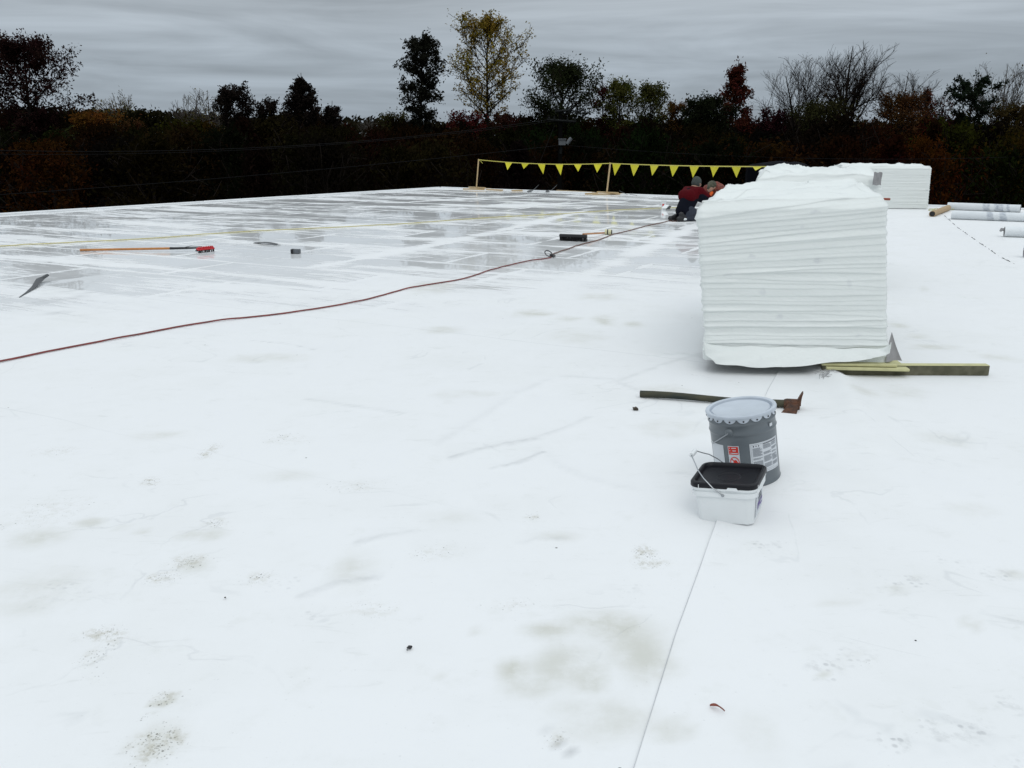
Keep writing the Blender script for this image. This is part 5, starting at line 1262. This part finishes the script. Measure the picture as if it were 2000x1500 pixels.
# ------------------------------------------------------------------ workers
def blobmesh(name, caps, m, parent, voxel=.012, sm=6):
    """one continuous surface from tapered capsules"""
    mb = MB()
    for a, ra, b, rb in caps:
        a = Vector(a); b = Vector(b); ln = (b - a).length; k = max(2, int(ln / .02))
        mb.ball(a, ra, nu=14, nv=10); mb.ball(b, rb, nu=14, nv=10)
        if ln > 1e-4: mb.tube([a.lerp(b, i / k) for i in range(k + 1)], [ra + (rb - ra) * i / k for i in range(k + 1)], 14)
    me = bpy.data.meshes.new(name); me.from_pydata(mb.v, [], mb.f); o = bpy.data.objects.new(name, me); C.objects.link(o)
    r_ = o.modifiers.new('r', 'REMESH'); r_.mode = 'VOXEL'; r_.voxel_size = voxel
    s_ = o.modifiers.new('s', 'SMOOTH'); s_.iterations = sm; s_.factor = .6
    dg = bpy.context.evaluated_depsgraph_get(); me2 = bpy.data.meshes.new_from_object(o.evaluated_get(dg)); bpy.data.objects.remove(o); bpy.data.meshes.remove(me)
    me2.name = name; me2.materials.clear(); me2.materials.append(m)
    for p_ in me2.polygons: p_.use_smooth = True
    o = bpy.data.objects.new(name, me2); C.objects.link(o); o.parent = parent; return o
def hand(w_, dirv, upv, s_=1.0):
    """palm, four curled fingers and a thumb from the wrist"""
    d = dirv.normalized(); u = (upv - d * upv.dot(d)).normalized(); s = d.cross(u); caps = []
    for k in range(4):
        off = s * (k - 1.5) * .019 * s_; root = w_ + d * .085 * s_ + off
        caps.append((w_ + off * .6, .016, root, .012)); ln = (.034, .039, .036, .028)[k] * s_
        p1 = root + d * ln - u * .006; p2 = p1 + (d * .6 - u * .8).normalized() * ln * .75; p3 = p2 + (d * .1 - u).normalized() * ln * .5
        caps += [(root, .0095, p1, .009), (p1, .009, p2, .008), (p2, .008, p3, .007)]
    tb_ = w_ - s * .028 * s_ + d * .025; t1 = tb_ + (d * .7 - s * .8).normalized() * .036; caps += [(w_, .016, tb_, .014), (tb_, .012, t1, .010), (t1, .010, t1 + d * .028 - u * .006, .008)]
    return caps
V3 = Vector
def worker1():
    b = G(1340, 431); t = thing('person', 'kneeling worker in a red and navy jacket and grey beanie, seen from behind', 'person', (b.x, b.y, 0))
    f = V3((.80, .60, 0)).normalized(); s = V3((f.y, -f.x, 0))       # facing, right side (toward camera)
    def q(a, c, z): return f * a + s * c + V3((0, 0, z))
    hip = q(-.06, 0, .25); 
    kn = [q(.27, -.13, .06), q(.27, .12, .06)]; an = [q(-.17, -.12, .055), q(-.17, .11, .055)]; hp = [q(-.04, -.09, .22), q(-.04, .09, .22)]
    ch = q(.09, 0, .47); sh = [q(.17, -.18, .575), q(.17, .18, .575)]; nk = q(.20, 0, .62); hd = q(.255, 0, .735)
    el = [q(.42, -.24, .43), q(.43, .22, .42)]; wr = [q(.62, -.13, .36), q(.62, .10, .36)]
    caps = [(hip, .13, ch, .14), (ch, .14, nk, .09), (nk, .062, hd, .06), (hd, .088, hd + f * .035 - V3((0, 0, .03)), .070)]
    caps += [(hd + f * .075 - V3((0, 0, .015)), .014, hd + f * .10 - V3((0, 0, .03)), .010)]
    for e in (-1, 1): caps += [(hd + s * e * .082 - V3((0, 0, .01)), .018, hd + s * e * .085 - V3((0, 0, .03)), .012)]
    for i in (0, 1):
        caps += [(sh[i], .06, el[i], .045), (el[i], .043, wr[i], .028), (ch, .10, sh[i], .065), (hp[i], .085, kn[i], .06), (kn[i], .055, an[i], .04)] + hand(wr[i], f - V3((0, 0, .25)), V3((0, 0, 1)))
        caps += [(an[i], .038, an[i] - f * .15 + V3((0, 0, -.01)), .03)]
    blobmesh('body', caps, M_SKIN, t, .009)
    # clothes
    j = [(hip + V3((0, 0, .0)), .17, ch, .178), (ch, .178, q(.13, 0, .54), .14)]
    blobmesh('jacket', [(q(-.08, 0, .20), .165, ch, .18), (q(-.08, -.07, .2), .12, q(-.06, .07, .2), .12), (ch, .18, q(.12, 0, .52), .15), (sh[0] - V3((0, 0, .06)), .085, el[0], .062), (sh[1] - V3((0, 0, .06)), .085, el[1], .062), (el[0], .06, wr[0], .042), (el[1], .06, wr[1], .042)], M_NAVY, t, .014, 8)
    blobmesh('jacket_yoke', [(q(.10, -.10, .53), .125, q(.10, .10, .53), .125), (sh[0], .095, sh[1], .095), (nk, .08, q(.12, 0, .56), .12), (sh[0], .09, el[0].lerp(sh[0], .25), .070), (sh[1], .09, el[1].lerp(sh[1], .25), .070), (q(.0, -.08, .49), .13, q(.0, .08, .49), .13)], M_REDJ, t, .014, 8)
    blobmesh('trousers', [(q(-.05, -.07, .17), .13, q(-.05, .07, .17), .13)] + [c for i in (0, 1) for c in ((hp[i], .11, kn[i], .08), (kn[i], .075, an[i], .055))], M_JEAN, t, .014, 6)
    for i in (0, 1):
        blobmesh('boot', [(an[i] + V3((0, 0, .01)), .055, an[i] - f * .16, .052), (an[i] - f * .03 + V3((0, 0, .03)), .05, an[i] - f * .10 + V3((0, 0, .09 * (i))), .05)], M_BLACK, t, .012, 4)
    mb = MB(); mb.ball(an[1] - f * .05 + s * .055 + V3((0, 0, -.005)), .03, (1.4, .4, .8)); mb.build('boot_sole', M_WPL, t, smooth=True)
    blobmesh('beanie', [(hd + V3((0, 0, .02)), .098, hd + V3((0, 0, .045)) - f * .01, .088), (hd - f * .02, .095, hd + V3((0, 0, .03)), .095)], M_BEANIE, t, .012, 4)
    return t
def worker2():
    b = G(1352, 427); Yb = b.y + .42; c = P(1390, 364, Yb + .0); t = thing('person', 'bent worker in an orange plaid shirt and camouflage cap, facing left', 'person', (c.x + .05, Yb, 0))
    o_ = V3((c.x + .05, Yb, 0)); hd = c - o_; f = V3((-.75, -.66, 0)).normalized(); s = V3((f.y, -f.x, 0)); Z = V3((0, 0, 1))
    sh = [hd - f * .10 - s * .19 - Z * .06, hd - f * .10 + s * .19 - Z * .06]; nk = hd - f * .09 - Z * .02; ch = hd - f * .22 - Z * .10; hip = hd - f * .42 - Z * .34
    kn = [V3((0, 0, .07)) - f * .05 - s * .15, V3((0, 0, .07)) - f * .05 + s * .15]; an = [k - f * .42 for k in kn]; hp = [hip - s * .09, hip + s * .09]
    el = [sh[0] + f * .02 - Z * .26, sh[1] + f * .02 - Z * .26]; wr = [el[0] + f * .20 - Z * .10 + s * .06, el[1] + f * .20 - Z * .10 - s * .06]
    caps = [(hip, .12, ch, .14), (ch, .14, nk, .08), (nk, .06, hd, .06), (hd, .088, hd + f * .045 - Z * .05, .066), (hd + f * .09 - Z * .05, .014, hd + f * .10 - Z * .07, .010)]
    for e in (-1, 1): caps.append((hd + s * e * .082 - Z * .02, .018, hd + s * e * .085 - Z * .04, .012))
    for i in (0, 1): caps += [(sh[i], .06, el[i], .045), (el[i], .043, wr[i], .028), (ch, .10, sh[i], .065), (hp[i], .085, kn[i], .06), (kn[i], .055, an[i], .04)] + hand(wr[i], f - Z * .6, Z)
    blobmesh('body', caps, M_SKIN, t, .009)
    blobmesh('shirt', [(hip, .15, ch, .17), (ch, .17, nk - f * .06, .12), (sh[0], .09, sh[1], .09)] + [x for i in (0, 1) for x in ((sh[i], .085, el[i], .062), (el[i], .06, wr[i], .042))], M_PLAID, t, .014, 8)
    blobmesh('collar', [(hd - Z * .13 + f * .02 - s * .02, .040, hd - Z * .20 + f * .03, .02)], M_ORNG, t, .008, 3)
    blobmesh('trousers', [c_ for i in (0, 1) for c_ in ((hp[i], .11, kn[i], .08), (kn[i], .075, an[i], .055))], M_JEAN, t, .014, 6)
    for i in (0, 1): blobmesh('boot', [(an[i], .055, an[i] - f * .07, .05)], M_BLACK, t, .012, 4)
    blobmesh('cap', [(hd + Z * .02 + f * .0, .097, hd + Z * .03 - f * .02, .09), (hd + f * .07 + Z * .02, .05, hd + f * .12 - Z * .03, .03)], M_CAMO, t, .012, 4)
    return t
worker1(); worker2()
